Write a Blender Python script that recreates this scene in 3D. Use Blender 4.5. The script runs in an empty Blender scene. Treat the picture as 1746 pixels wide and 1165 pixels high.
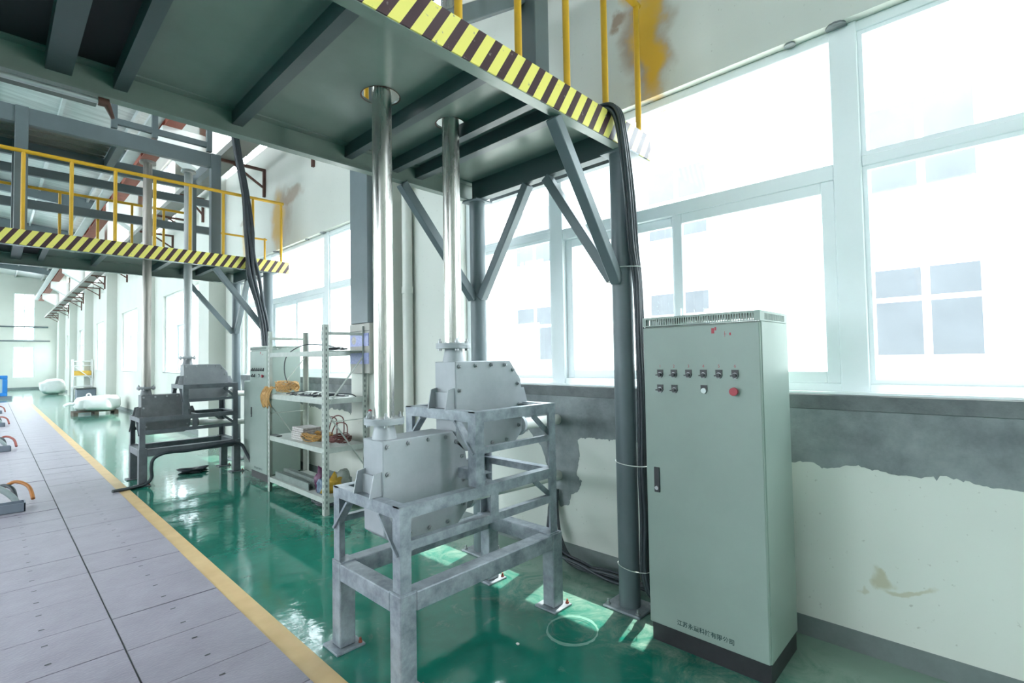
import bpy, bmesh, math, random
from mathutils import Vector, Matrix

random.seed(7)
S = bpy.context.scene
COL = S.collection
R = math.radians

# ------------------------------------------------------------------ camera
YAW, PITCH, ROLL, FPX = R(46.129), R(1.9), R(-0.951), 854.6
fw = Vector((math.sin(YAW) * math.cos(PITCH), math.cos(YAW) * math.cos(PITCH), math.sin(PITCH)))
rt = fw.cross(Vector((0, 0, 1))).normalized()
up = rt.cross(fw)
rx = rt * math.cos(ROLL) + up * math.sin(ROLL)
ux = -rt * math.sin(ROLL) + up * math.cos(ROLL)
cam = bpy.data.cameras.new('camera')
cam.sensor_width = 36.0
cam.lens = FPX / 1746 * 36.0
cam.clip_start = 0.02
cam.clip_end = 400
co = bpy.data.objects.new('camera', cam)
COL.objects.link(co)
M = Matrix((rx, ux, -fw)).transposed().to_4x4()
M.translation = Vector((0, 0, 1.5))
co.matrix_world = M
S.camera = co

# ------------------------------------------------------------------ light
W = bpy.data.worlds.new('sky')
S.world = W
W.use_nodes = True
bg = W.node_tree.nodes['Background']
bg.inputs['Color'].default_value = (0.84, 0.935, 1.0, 1)
bg.inputs['Strength'].default_value = 17.0
sun = bpy.data.lights.new('sun', 'SUN')
sun.energy = 14.0
sun.angle = R(0.53)
sun.color = (1.0, 0.97, 0.90)
so = bpy.data.objects.new('sun', sun)
COL.objects.link(so)
sd = Vector((-1.0, -0.22, -2.81)).normalized()
so.rotation_euler = sd.to_track_quat('-Z', 'Y').to_euler()
S.view_settings.view_transform = 'Standard'
S.view_settings.look = 'None'
S.view_settings.gamma = 1.0
S.view_settings.use_curve_mapping = False
S.view_settings.exposure = -0.36
S.cycles.max_bounces = 10
S.cycles.diffuse_bounces = 6
S.cycles.glossy_bounces = 4
S.cycles.transparent_max_bounces = 16
S.cycles.sample_clamp_indirect = 12.0
S.cycles.caustics_reflective = False
S.cycles.caustics_refractive = False
S.cycles.use_denoising = True


def portal(loc, sx, sy, rot):
    l = bpy.data.lights.new('daylight_portal', 'AREA')
    l.shape = 'RECTANGLE'
    l.size = sx
    l.size_y = sy
    l.cycles.is_portal = True
    o = bpy.data.objects.new('daylight_portal', l)
    o.location = loc
    o.rotation_euler = rot
    COL.objects.link(o)


# ------------------------------------------------------------------ materials
def nodes(name):
    m = bpy.data.materials.new(name)
    m.use_nodes = True
    return m, m.node_tree, m.node_tree.nodes['Principled BSDF']


def mat(name, col, rough=0.5, metal=0.0, var=0.0, scale=6.0, bump=0.0, bscale=60.0, col2=None, spec=0.5,
        stretch=None, rvar=0.0, coat=0.0):
    m, nt, b = nodes(name)
    b.inputs['Base Color'].default_value = (*col, 1)
    b.inputs['Roughness'].default_value = rough
    b.inputs['Metallic'].default_value = metal
    b.inputs['Specular IOR Level'].default_value = spec
    if coat:
        b.inputs['Coat Weight'].default_value = coat
        b.inputs['Coat Roughness'].default_value = 0.08
    if var or bump or col2 or rvar:
        tc = nt.nodes.new('ShaderNodeTexCoord')
        mp = nt.nodes.new('ShaderNodeMapping')
        if stretch:
            mp.inputs['Scale'].default_value = stretch
        nt.links.new(tc.outputs['Object'], mp.inputs['Vector'])
    if var or col2:
        n = nt.nodes.new('ShaderNodeTexNoise')
        n.inputs['Scale'].default_value = scale
        n.inputs['Detail'].default_value = 6
        n.inputs['Roughness'].default_value = 0.65
        nt.links.new(mp.outputs[0], n.inputs['Vector'])
        cr = nt.nodes.new('ShaderNodeValToRGB')
        cr.color_ramp.elements[0].position = 0.32
        cr.color_ramp.elements[1].position = 0.68
        c2 = col2 or tuple(c * (1 - var) for c in col)
        c1 = col if col2 else tuple(min(1, c * (1 + var * 0.6)) for c in col)
        cr.color_ramp.elements[0].color = (*c2, 1)
        cr.color_ramp.elements[1].color = (*c1, 1)
        nt.links.new(n.outputs['Fac'], cr.inputs[0])
        nt.links.new(cr.outputs[0], b.inputs['Base Color'])
        if rvar:
            mr = nt.nodes.new('ShaderNodeMapRange')
            mr.inputs['To Min'].default_value = max(0, rough - rvar)
            mr.inputs['To Max'].default_value = rough + rvar
            nt.links.new(n.outputs['Fac'], mr.inputs['Value'])
            nt.links.new(mr.outputs[0], b.inputs['Roughness'])
    if bump:
        n2 = nt.nodes.new('ShaderNodeTexNoise')
        n2.inputs['Scale'].default_value = bscale
        n2.inputs['Detail'].default_value = 3
        nt.links.new(mp.outputs[0], n2.inputs['Vector'])
        bp = nt.nodes.new('ShaderNodeBump')
        bp.inputs['Strength'].default_value = bump
        bp.inputs['Distance'].default_value = 0.01
        nt.links.new(n2.outputs['Fac'], bp.inputs['Height'])
        nt.links.new(bp.outputs[0], b.inputs['Normal'])
    return m


MT = {}
MT['paint'] = mat('grey_steel_paint', (0.140, 0.172, 0.190), 0.38, 0, 0.10, 3, 0.03, 90)
MT['joist'] = mat('dark_joist_paint', (0.080, 0.100, 0.108), 0.38, 0, 0.10, 3, 0.03, 90)  # same grey steel paint, darkened to carry the joists' shade
MT['deck'] = mat('deck_underside_paint', (0.225, 0.27, 0.245), 0.24, 0, 0.10, 2.0, 0.06, 14)
MT['blackdeck'] = mat('dark_rubber_sheet', (0.012, 0.013, 0.017), 0.6, 0, 0.2, 3)  # black in place of the shade seen up through a deck opening
MT['galv'] = mat('galvanised_grey_paint', (0.41, 0.445, 0.49), 0.40, 0.15, 0.0, 11, 0.06, 40, col2=(0.17, 0.195, 0.225))
MT['galv_far'] = mat('dark_grey_stand_paint', (0.165, 0.18, 0.20), 0.45, 0.1, 0.0, 9, 0.05, 40, col2=(0.105, 0.115, 0.13))  # darker grey for the far stand than for the near one
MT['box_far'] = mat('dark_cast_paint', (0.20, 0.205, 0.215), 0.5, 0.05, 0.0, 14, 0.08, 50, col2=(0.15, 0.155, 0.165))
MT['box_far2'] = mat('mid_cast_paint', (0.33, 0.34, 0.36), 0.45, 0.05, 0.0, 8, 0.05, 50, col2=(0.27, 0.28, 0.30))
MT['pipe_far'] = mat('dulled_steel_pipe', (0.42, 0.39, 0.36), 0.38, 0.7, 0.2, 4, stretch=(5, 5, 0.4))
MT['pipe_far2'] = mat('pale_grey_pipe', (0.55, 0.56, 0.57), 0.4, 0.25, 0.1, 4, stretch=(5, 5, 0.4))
MT['box'] = mat('cast_grey_paint', (0.46, 0.48, 0.51), 0.40, 0.1, 0.0, 4, 0.04, 50, col2=(0.37, 0.39, 0.42))
MT['steel'] = mat('stainless_steel', (0.68, 0.66, 0.63), 0.27, 1.0, 0.15, 5, 0.02, 30, stretch=(5, 5, 0.3), rvar=0.08)
MT['bolt'] = mat('zinc_bolt', (0.45, 0.46, 0.48), 0.35, 0.8, 0.2, 60)
MT['redpaint'] = mat('red_marker', (0.42, 0.05, 0.07), 0.5, 0, 0.1, 40)
MT['yellow'] = mat('yellow_rail_paint', (0.72, 0.40, 0.022), 0.40, 0, 0.10, 8)
MT['cab'] = mat('cabinet_enamel', (0.285, 0.345, 0.312), 0.42, 0, 0.05, 3, 0.05, 400)
MT['cabvent'] = mat('vent_inside', (0.70, 0.74, 0.75), 0.5, 0, 0.05, 5)
MT['plinth'] = mat('black_plinth', (0.022, 0.022, 0.026), 0.5, 0, 0.3, 10)
MT['black'] = mat('black_plastic', (0.018, 0.02, 0.024), 0.4, 0, 0.2, 30)
MT['hose'] = mat('black_conduit', (0.035, 0.042, 0.052), 0.38, 0, 0.2, 20)
MT['white'] = mat('white_window_profile', (0.84, 0.88, 0.90), 0.35, 0, 0.03, 3)
MT['plastic'] = mat('white_drain_plastic', (0.70, 0.70, 0.66), 0.4, 0, 0.06, 3)
MT['shelf'] = mat('ivory_rack_paint', (0.43, 0.46, 0.43), 0.5, 0, 0.12, 12)
MT['slot'] = mat('rack_slot_shadow', (0.09, 0.10, 0.10), 0.6, 0, 0.1, 30)
MT['rust'] = mat('rust_red_primer', (0.30, 0.075, 0.045), 0.6, 0, 0.2, 6)
MT['brown'] = mat('brown_primer', (0.13, 0.055, 0.042), 0.6, 0, 0.2, 9)
MT['tray2'] = mat('dull_tray', (0.20, 0.195, 0.18), 0.5, 0.1, 0.12, 4)  # tray colour darkened for the shade on its underside
MT['tray'] = mat('zinc_tray', (0.38, 0.37, 0.34), 0.5, 0.2, 0.12, 4)
MT['cement'] = mat('bare_cement', (0.295, 0.32, 0.33), 0.85, 0, 0.0, 3.2, 0.35, 30, col2=(0.135, 0.15, 0.16))
MT['cement_dark'] = mat('damp_cement', (0.185, 0.20, 0.205), 0.8, 0, 0.0, 7, 0.4, 25, col2=(0.115, 0.125, 0.13))
MT['band'] = mat('grey_base_band', (0.17, 0.20, 0.20), 0.55, 0, 0.18, 5)
MT['concrete'] = mat('yard_concrete', (0.62, 0.61, 0.58), 0.8, 0, 0.08, 1)
MT['facade'] = mat('white_facade', (0.86, 0.86, 0.85), 0.7, 0, 0.03, 0.6)
MT['facade_trim'] = mat('facade_trim', (0.80, 0.80, 0.80), 0.6, 0, 0.03, 1)
MT['facade_glass'] = mat('pale_blue_window', (0.105, 0.113, 0.13), 0.3, 0, 0.15, 0.8)
MT['foil'] = mat('silver_roof_foil', (0.62, 0.63, 0.63), 0.42, 0.35, 0.25, 3, 0.6, 4, stretch=(0.3, 3, 1))
MT['corbel'] = mat('white_concrete', (0.74, 0.74, 0.72), 0.7, 0, 0.04, 2)
MT['sack'] = mat('white_woven_sack', (0.80, 0.81, 0.80), 0.55, 0, 0.06, 5, 0.25, 14)
MT['wood'] = mat('dark_pallet_wood', (0.13, 0.10, 0.08), 0.8, 0, 0.3, 12)
MT['greybox'] = mat('blue_grey_sheet', (0.20, 0.23, 0.28), 0.5, 0, 0.1, 3)
MT['scaffold'] = mat('white_tube_paint', (0.78, 0.79, 0.78), 0.5, 0, 0.05, 4)
MT['amber'] = mat('amber_parcel', (0.75, 0.47, 0.08), 0.6, 0, 0.15, 5)
MT['blue'] = mat('bright_blue_enamel', (0.03, 0.22, 0.62), 0.4, 0, 0.1, 5)
MT['screen'] = mat('pale_panel', (0.62, 0.72, 0.74), 0.4, 0, 0.05, 5)
MT['greyhose'] = mat('grey_green_hose', (0.30, 0.35, 0.35), 0.5, 0, 0.12, 12)
MT['orange'] = mat('orange_hose', (0.50, 0.19, 0.045), 0.45, 0, 0.25, 12)
MT['redhose'] = mat('dull_red_hose', (0.33, 0.08, 0.06), 0.5, 0, 0.2, 12)
MT['tan'] = mat('tan_cable', (0.62, 0.36, 0.13), 0.55, 0, 0.25, 20)
MT['ochre'] = mat('ochre_cable', (0.42, 0.22, 0.05), 0.55, 0, 0.3, 25)
MT['maroon'] = mat('maroon_cable', (0.16, 0.05, 0.045), 0.5, 0, 0.25, 25)
MT['paper'] = mat('printed_paper', (0.58, 0.57, 0.56), 0.7, 0, 0.0, 40, col2=(0.32, 0.28, 0.27))
MT['bluelabel'] = mat('blue_label_print', (0.40, 0.42, 0.68), 0.4, 0, 0.0, 60, col2=(0.25, 0.28, 0.52))
MT['purple'] = mat('purple_plastic_bag', (0.12, 0.03, 0.085), 0.35, 0, 0.3, 20)
MT['bagyellow'] = mat('yellow_plastic_bag', (0.50, 0.30, 0.03), 0.35, 0, 0.35, 14)
MT['bagblue'] = mat('blue_plastic_bag', (0.10, 0.15, 0.22), 0.35, 0, 0.3, 20)
MT['clear'] = mat('cloudy_plastic', (0.34, 0.37, 0.34), 0.25, 0, 0.15, 15)
MT['ink'] = mat('dark_green_ink', (0.015, 0.05, 0.045), 0.6, 0, 0.1, 30)
MT['rim'] = mat('worn_pale_epoxy', (0.16, 0.34, 0.27), 0.35, 0, 0.25, 20)
MT['seam'] = mat('green_seam', (0.01, 0.10, 0.075), 0.4, 0, 0.1, 20)
MT['wire'] = mat('white_tie_wire', (0.75, 0.76, 0.74), 0.4, 0, 0.05, 30)
MT['profile'] = mat('grey_green_channel', (0.20, 0.235, 0.22), 0.45, 0.2, 0.2, 10)
MT['pebble'] = mat('pale_chip', (0.6, 0.62, 0.6), 0.7, 0, 0.1, 60)
MT['silver'] = mat('ribbed_aluminium', (0.55, 0.57, 0.58), 0.35, 0.5, 0.1, 4)
MT['hatch'] = mat('grating_dark', (0.10, 0.11, 0.11), 0.6, 0, 0.2, 8)
MT['slats'] = mat('upper_deck_sheet', (0.22, 0.22, 0.19), 0.5, 0, 0.15, 3)


def floor_material():
    m, nt, b = nodes('green_epoxy_floor')
    N, Lk = nt.nodes, nt.links
    g = N.new('ShaderNodeNewGeometry')
    n1 = N.new('ShaderNodeTexNoise')
    n1.inputs['Scale'].default_value = 1.3
    n1.inputs['Detail'].default_value = 7
    n1.inputs['Roughness'].default_value = 0.7
    Lk.new(g.outputs['Position'], n1.inputs['Vector'])
    cr = N.new('ShaderNodeValToRGB')
    cr.color_ramp.elements[0].position = 0.3
    cr.color_ramp.elements[0].color = (0.002, 0.115, 0.080, 1)
    cr.color_ramp.elements[1].position = 0.75
    cr.color_ramp.elements[1].color = (0.010, 0.20, 0.140, 1)
    Lk.new(n1.outputs['Fac'], cr.inputs[0])
    # dusty scuffs
    n2 = N.new('ShaderNodeTexNoise')
    n2.inputs['Scale'].default_value = 5.0
    n2.inputs['Detail'].default_value = 10
    n2.inputs['Roughness'].default_value = 0.75
    n2.inputs['Distortion'].default_value = 1.2
    Lk.new(g.outputs['Position'], n2.inputs['Vector'])
    r2 = N.new('ShaderNodeMapRange')
    r2.inputs['From Min'].default_value = 0.58
    r2.inputs['From Max'].default_value = 0.82
    r2.inputs['To Max'].default_value = 0.35
    Lk.new(n2.outputs['Fac'], r2.inputs['Value'])
    mx = N.new('ShaderNodeMix')
    mx.data_type = 'RGBA'
    Lk.new(r2.outputs[0], mx.inputs['Factor'])
    Lk.new(cr.outputs[0], mx.inputs[6])
    mx.inputs[7].default_value = (0.28, 0.36, 0.32, 1)
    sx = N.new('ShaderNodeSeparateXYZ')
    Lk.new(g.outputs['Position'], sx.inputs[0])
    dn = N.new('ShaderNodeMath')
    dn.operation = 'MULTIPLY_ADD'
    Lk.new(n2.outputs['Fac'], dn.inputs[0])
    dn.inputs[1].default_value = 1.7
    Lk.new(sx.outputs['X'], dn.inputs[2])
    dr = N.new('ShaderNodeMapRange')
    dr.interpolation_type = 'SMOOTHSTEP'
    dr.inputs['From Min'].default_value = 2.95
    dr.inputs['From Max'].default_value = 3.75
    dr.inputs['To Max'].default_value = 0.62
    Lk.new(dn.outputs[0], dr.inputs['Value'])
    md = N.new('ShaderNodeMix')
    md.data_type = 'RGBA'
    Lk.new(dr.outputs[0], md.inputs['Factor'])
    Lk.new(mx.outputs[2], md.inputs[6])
    md.inputs[7].default_value = (0.36, 0.44, 0.37, 1)  # dust by the wall, its pale tone also washes out the sun patch
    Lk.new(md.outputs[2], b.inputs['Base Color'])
    rr = N.new('ShaderNodeMapRange')
    rr.inputs['From Min'].default_value = 0.3
    rr.inputs['From Max'].default_value = 0.75
    rr.inputs['To Min'].default_value = 0.03
    rr.inputs['To Max'].default_value = 0.15
    Lk.new(n2.outputs['Fac'], rr.inputs['Value'])
    Lk.new(rr.outputs[0], b.inputs['Roughness'])
    n3 = N.new('ShaderNodeTexNoise')
    n3.inputs['Scale'].default_value = 9.0
    n3.inputs['Detail'].default_value = 4
    Lk.new(g.outputs['Position'], n3.inputs['Vector'])
    bp = N.new('ShaderNodeBump')
    bp.inputs['Strength'].default_value = 0.14
    bp.inputs['Distance'].default_value = 0.012
    Lk.new(n3.outputs['Fac'], bp.inputs['Height'])
    Lk.new(bp.outputs[0], b.inputs['Normal'])
    b.inputs['Specular IOR Level'].default_value = 0.6
    b.inputs['Sheen Weight'].default_value = 0.10
    b.inputs['Sheen Roughness'].default_value = 0.22
    b.inputs['Sheen Tint'].default_value = (0.85, 0.95, 0.92, 1)
    return m


def plate_material():
    m, nt, b = nodes('lavender_grey_floor_plate')
    N, Lk = nt.nodes, nt.links
    g = N.new('ShaderNodeNewGeometry')
    n1 = N.new('ShaderNodeTexNoise')
    n1.inputs['Scale'].default_value = 3.5
    n1.inputs['Detail'].default_value = 9
    n1.inputs['Roughness'].default_value = 0.7
    Lk.new(g.outputs['Position'], n1.inputs['Vector'])
    cr = N.new('ShaderNodeValToRGB')
    cr.color_ramp.elements[0].position = 0.3
    cr.color_ramp.elements[0].color = (0.235, 0.207, 0.258, 1)
    cr.color_ramp.elements[1].position = 0.7
    cr.color_ramp.elements[1].color = (0.305, 0.278, 0.335, 1)
    Lk.new(n1.outputs['Fac'], cr.inputs[0])
    Lk.new(cr.outputs[0], b.inputs['Base Color'])
    b.inputs['Roughness'].default_value = 0.42
    b.inputs['Sheen Weight'].default_value = 0.2
    b.inputs['Sheen Roughness'].default_value = 0.35
    # raised tear-drop tread as fine relief
    v = N.new('ShaderNodeTexVoronoi')
    v.inputs['Scale'].default_value = 38
    mp = N.new('ShaderNodeMapping')
    mp.inputs['Rotation'].default_value = (0, 0, R(45))
    mp.inputs['Scale'].default_value = (1, 2.2, 1)
    Lk.new(g.outputs['Position'], mp.inputs['Vector'])
    Lk.new(mp.outputs[0], v.inputs['Vector'])
    bp = N.new('ShaderNodeBump')
    bp.inputs['Strength'].default_value = 0.35
    bp.inputs['Distance'].default_value = 0.004
    bp.invert = True
    Lk.new(v.outputs['Distance'], bp.inputs['Height'])
    Lk.new(bp.outputs[0], b.inputs['Normal'])
    return m


def tape_material():
    m, nt, b = nodes('worn_ochre_line_paint')
    N, Lk = nt.nodes, nt.links
    g = N.new('ShaderNodeNewGeometry')
    n1 = N.new('ShaderNodeTexNoise')
    n1.inputs['Scale'].default_value = 6
    n1.inputs['Detail'].default_value = 8
    Lk.new(g.outputs['Position'], n1.inputs['Vector'])
    cr = N.new('ShaderNodeValToRGB')
    cr.color_ramp.elements[0].position = 0.3
    cr.color_ramp.elements[0].color = (0.60, 0.40, 0.19, 1)
    cr.color_ramp.elements[1].position = 0.7
    cr.color_ramp.elements[1].color = (0.70, 0.49, 0.25, 1)
    Lk.new(n1.outputs['Fac'], cr.inputs[0])
    Lk.new(cr.outputs[0], b.inputs['Base Color'])
    b.inputs['Roughness'].default_value = 0.45
    return m


def hazard_material():
    m, nt, b = nodes('hazard_stripe_tape')
    N, Lk = nt.nodes, nt.links
    g = N.new('ShaderNodeNewGeometry')
    sp = N.new('ShaderNodeSeparateXYZ')
    Lk.new(g.outputs['Position'], sp.inputs[0])

    def mth(op, a, c):
        q = N.new('ShaderNodeMath')
        q.operation = op
        for i, v in enumerate((a, c)):
            if v is None:
                continue
            if isinstance(v, (int, float)):
                q.inputs[i].default_value = v
            else:
                Lk.new(v, q.inputs[i])
        return q.outputs[0]
    zz = mth('MULTIPLY', sp.outputs['Z'], 0.62)
    u = mth('SUBTRACT', sp.outputs['X'], zz)
    u = mth('DIVIDE', u, 0.1)
    fr = mth('FRACT', mth('ADD', u, 50.22), None)
    st = mth('GREATER_THAN', fr, 0.54)
    n = N.new('ShaderNodeTexNoise')
    n.inputs['Scale'].default_value = 35
    n.inputs['Detail'].default_value = 5
    Lk.new(g.outputs['Position'], n.inputs['Vector'])
    wear = N.new('ShaderNodeMapRange')
    wear.inputs['From Min'].default_value = 0.66
    wear.inputs['From Max'].default_value = 0.74
    Lk.new(n.outputs['Fac'], wear.inputs['Value'])
    mx = N.new('ShaderNodeMix')
    mx.data_type = 'RGBA'
    Lk.new(st, mx.inputs['Factor'])
    mx.inputs[6].default_value = (0.88, 0.78, 0.19, 1)
    mx.inputs[7].default_value = (0.060, 0.026, 0.034, 1)
    m2 = N.new('ShaderNodeMix')
    m2.data_type = 'RGBA'
    Lk.new(wear.outputs[0], m2.inputs['Factor'])
    Lk.new(mx.outputs[2], m2.inputs[6])
    m2.inputs[7].default_value = (0.30, 0.26, 0.25, 1)
    Lk.new(m2.outputs[2], b.inputs['Base Color'])
    b.inputs['Roughness'].default_value = 0.3
    return m


def wall_material():
    """cream emulsion with speckle, plus sprayed-on yellow / brown paint stains around the rail ends"""
    m, nt, b = nodes('cream_wall_emulsion')
    N, Lk = nt.nodes, nt.links
    g = N.new('ShaderNodeNewGeometry')
    n1 = N.new('ShaderNodeTexNoise')
    n1.inputs['Scale'].default_value = 1.1
    n1.inputs['Detail'].default_value = 6
    Lk.new(g.outputs['Position'], n1.inputs['Vector'])
    cr = N.new('ShaderNodeValToRGB')
    cr.color_ramp.elements[0].position = 0.3
    cr.color_ramp.elements[0].color = (0.62, 0.63, 0.585, 1)
    cr.color_ramp.elements[1].position = 0.7
    cr.color_ramp.elements[1].color = (0.68, 0.69, 0.645, 1)
    Lk.new(n1.outputs['Fac'], cr.inputs[0])
    cur = cr.outputs[0]
    # fine dirt specks
    n2 = N.new('ShaderNodeTexNoise')
    n2.inputs['Scale'].default_value = 42
    n2.inputs['Detail'].default_value = 2
    Lk.new(g.outputs['Position'], n2.inputs['Vector'])
    sp = N.new('ShaderNodeMapRange')
    sp.inputs['From Min'].default_value = 0.70
    sp.inputs['From Max'].default_value = 0.78
    sp.inputs['To Max'].default_value = 0.5
    Lk.new(n2.outputs['Fac'], sp.inputs['Value'])
    mx = N.new('ShaderNodeMix')
    mx.data_type = 'RGBA'
    Lk.new(sp.outputs[0], mx.inputs['Factor'])
    Lk.new(cur, mx.inputs[6])
    mx.inputs[7].default_value = (0.33, 0.31, 0.27, 1)
    cur = mx.outputs[2]
    nz = N.new('ShaderNodeTexNoise')
    nz.inputs['Scale'].default_value = 4
    nz.inputs['Detail'].default_value = 5
    Lk.new(g.outputs['Position'], nz.inputs['Vector'])
    vs = N.new('ShaderNodeVectorMath')
    vs.operation = 'SUBTRACT'
    Lk.new(nz.outputs['Color'], vs.inputs[0])
    vs.inputs[1].default_value = (0.5, 0.5, 0.5)
    vm = N.new('ShaderNodeVectorMath')
    vm.operation = 'SCALE'
    Lk.new(vs.outputs[0], vm.inputs[0])
    vm.inputs['Scale'].default_value = 0.35
    va = N.new('ShaderNodeVectorMath')
    Lk.new(g.outputs['Position'], va.inputs[0])
    Lk.new(vm.outputs[0], va.inputs[1])
    # (centre y, z, half y, half z, colour, strength)
    Yl, Br, Ol = (0.74, 0.42, 0.035), (0.33, 0.20, 0.12), (0.42, 0.36, 0.20)
    stains = [(1.62, 3.62, 0.19, 0.52, Br, 0.75), (1.60, 3.60, 0.115, 0.50, Yl, 1.0), (1.83, 3.84, 0.10, 0.06, Br, 0.8),
              (1.60, 3.98, 0.22, 0.10, Yl, 1.0),
              (7.75, 3.70, 0.42, 0.50, Br, 0.55), (7.85, 3.66, 0.26, 0.46, Yl, 0.65), (7.35, 3.95, 0.40, 0.12, Br, 0.6),
              (9.2, 3.60, 0.25, 0.40, Yl, 0.55), (9.3, 3.95, 0.3, 0.1, Br, 0.4),
              (0.45, 0.44, 0.05, 0.035, Ol, 0.6), (0.36, 0.405, 0.08, 0.018, Ol, 0.5), (0.52, 0.36, 0.02, 0.03, Ol, 0.4)]
    for (cy, cz, hy, hz, c, k) in stains:
        s = N.new('ShaderNodeVectorMath')
        s.operation = 'SUBTRACT'
        Lk.new(va.outputs[0], s.inputs[0])
        s.inputs[1].default_value = (3.03, cy, cz)
        q = N.new('ShaderNodeVectorMath')
        q.operation = 'MULTIPLY'
        Lk.new(s.outputs[0], q.inputs[0])
        q.inputs[1].default_value = (0, 1 / hy, 1 / hz)
        l = N.new('ShaderNodeVectorMath')
        l.operation = 'LENGTH'
        Lk.new(q.outputs[0], l.inputs[0])
        r = N.new('ShaderNodeMapRange')
        r.interpolation_type = 'SMOOTHSTEP'
        r.inputs['From Min'].default_value = 1.15
        r.inputs['From Max'].default_value = 0.45
        r.inputs['To Max'].default_value = k
        Lk.new(l.outputs['Value'], r.inputs['Value'])
        x = N.new('ShaderNodeMix')
        x.data_type = 'RGBA'
        Lk.new(r.outputs[0], x.inputs['Factor'])
        Lk.new(cur, x.inputs[6])
        x.inputs[7].default_value = (*c, 1)
        cur = x.outputs[2]
    Lk.new(cur, b.inputs['Base Color'])
    b.inputs['Roughness'].default_value = 0.7
    bp = N.new('ShaderNodeBump')
    bp.inputs['Strength'].default_value = 0.08
    bp.inputs['Distance'].default_value = 0.005
    Lk.new(n2.outputs['Fac'], bp.inputs['Height'])
    Lk.new(bp.outputs[0], b.inputs['Normal'])
    return m


def glass_material():
    m = bpy.data.materials.new('window_glass')
    m.use_nodes = True
    nt = m.node_tree
    nt.nodes.clear()
    o = nt.nodes.new('ShaderNodeOutputMaterial')
    t = nt.nodes.new('ShaderNodeBsdfTransparent')
    t.inputs['Color'].default_value = (0.95, 0.975, 0.97, 1)
    gl = nt.nodes.new('ShaderNodeBsdfGlossy')
    gl.inputs['Roughness'].default_value = 0.02
    lw = nt.nodes.new('ShaderNodeLayerWeight')
    lw.inputs['Blend'].default_value = 0.5
    pw = nt.nodes.new('ShaderNodeMath')
    pw.operation = 'POWER'
    pw.inputs[1].default_value = 5.0
    nt.links.new(lw.outputs['Facing'], pw.inputs[0])
    fr = nt.nodes.new('ShaderNodeMath')
    fr.operation = 'MULTIPLY_ADD'
    fr.inputs[1].default_value = 0.45
    fr.inputs[2].default_value = 0.03
    nt.links.new(pw.outputs[0], fr.inputs[0])
    mx = nt.nodes.new('ShaderNodeMixShader')
    nt.links.new(fr.outputs[0], mx.inputs[0])
    nt.links.new(t.outputs[0], mx.inputs[1])
    nt.links.new(gl.outputs[0], mx.inputs[2])
    nt.links.new(mx.outputs[0], o.inputs[0])
    return m


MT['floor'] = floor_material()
MT['plate'] = plate_material()
MT['tape'] = tape_material()
MT['hazard'] = hazard_material()
MT['wall'] = wall_material()
MT['glass'] = glass_material()


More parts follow.
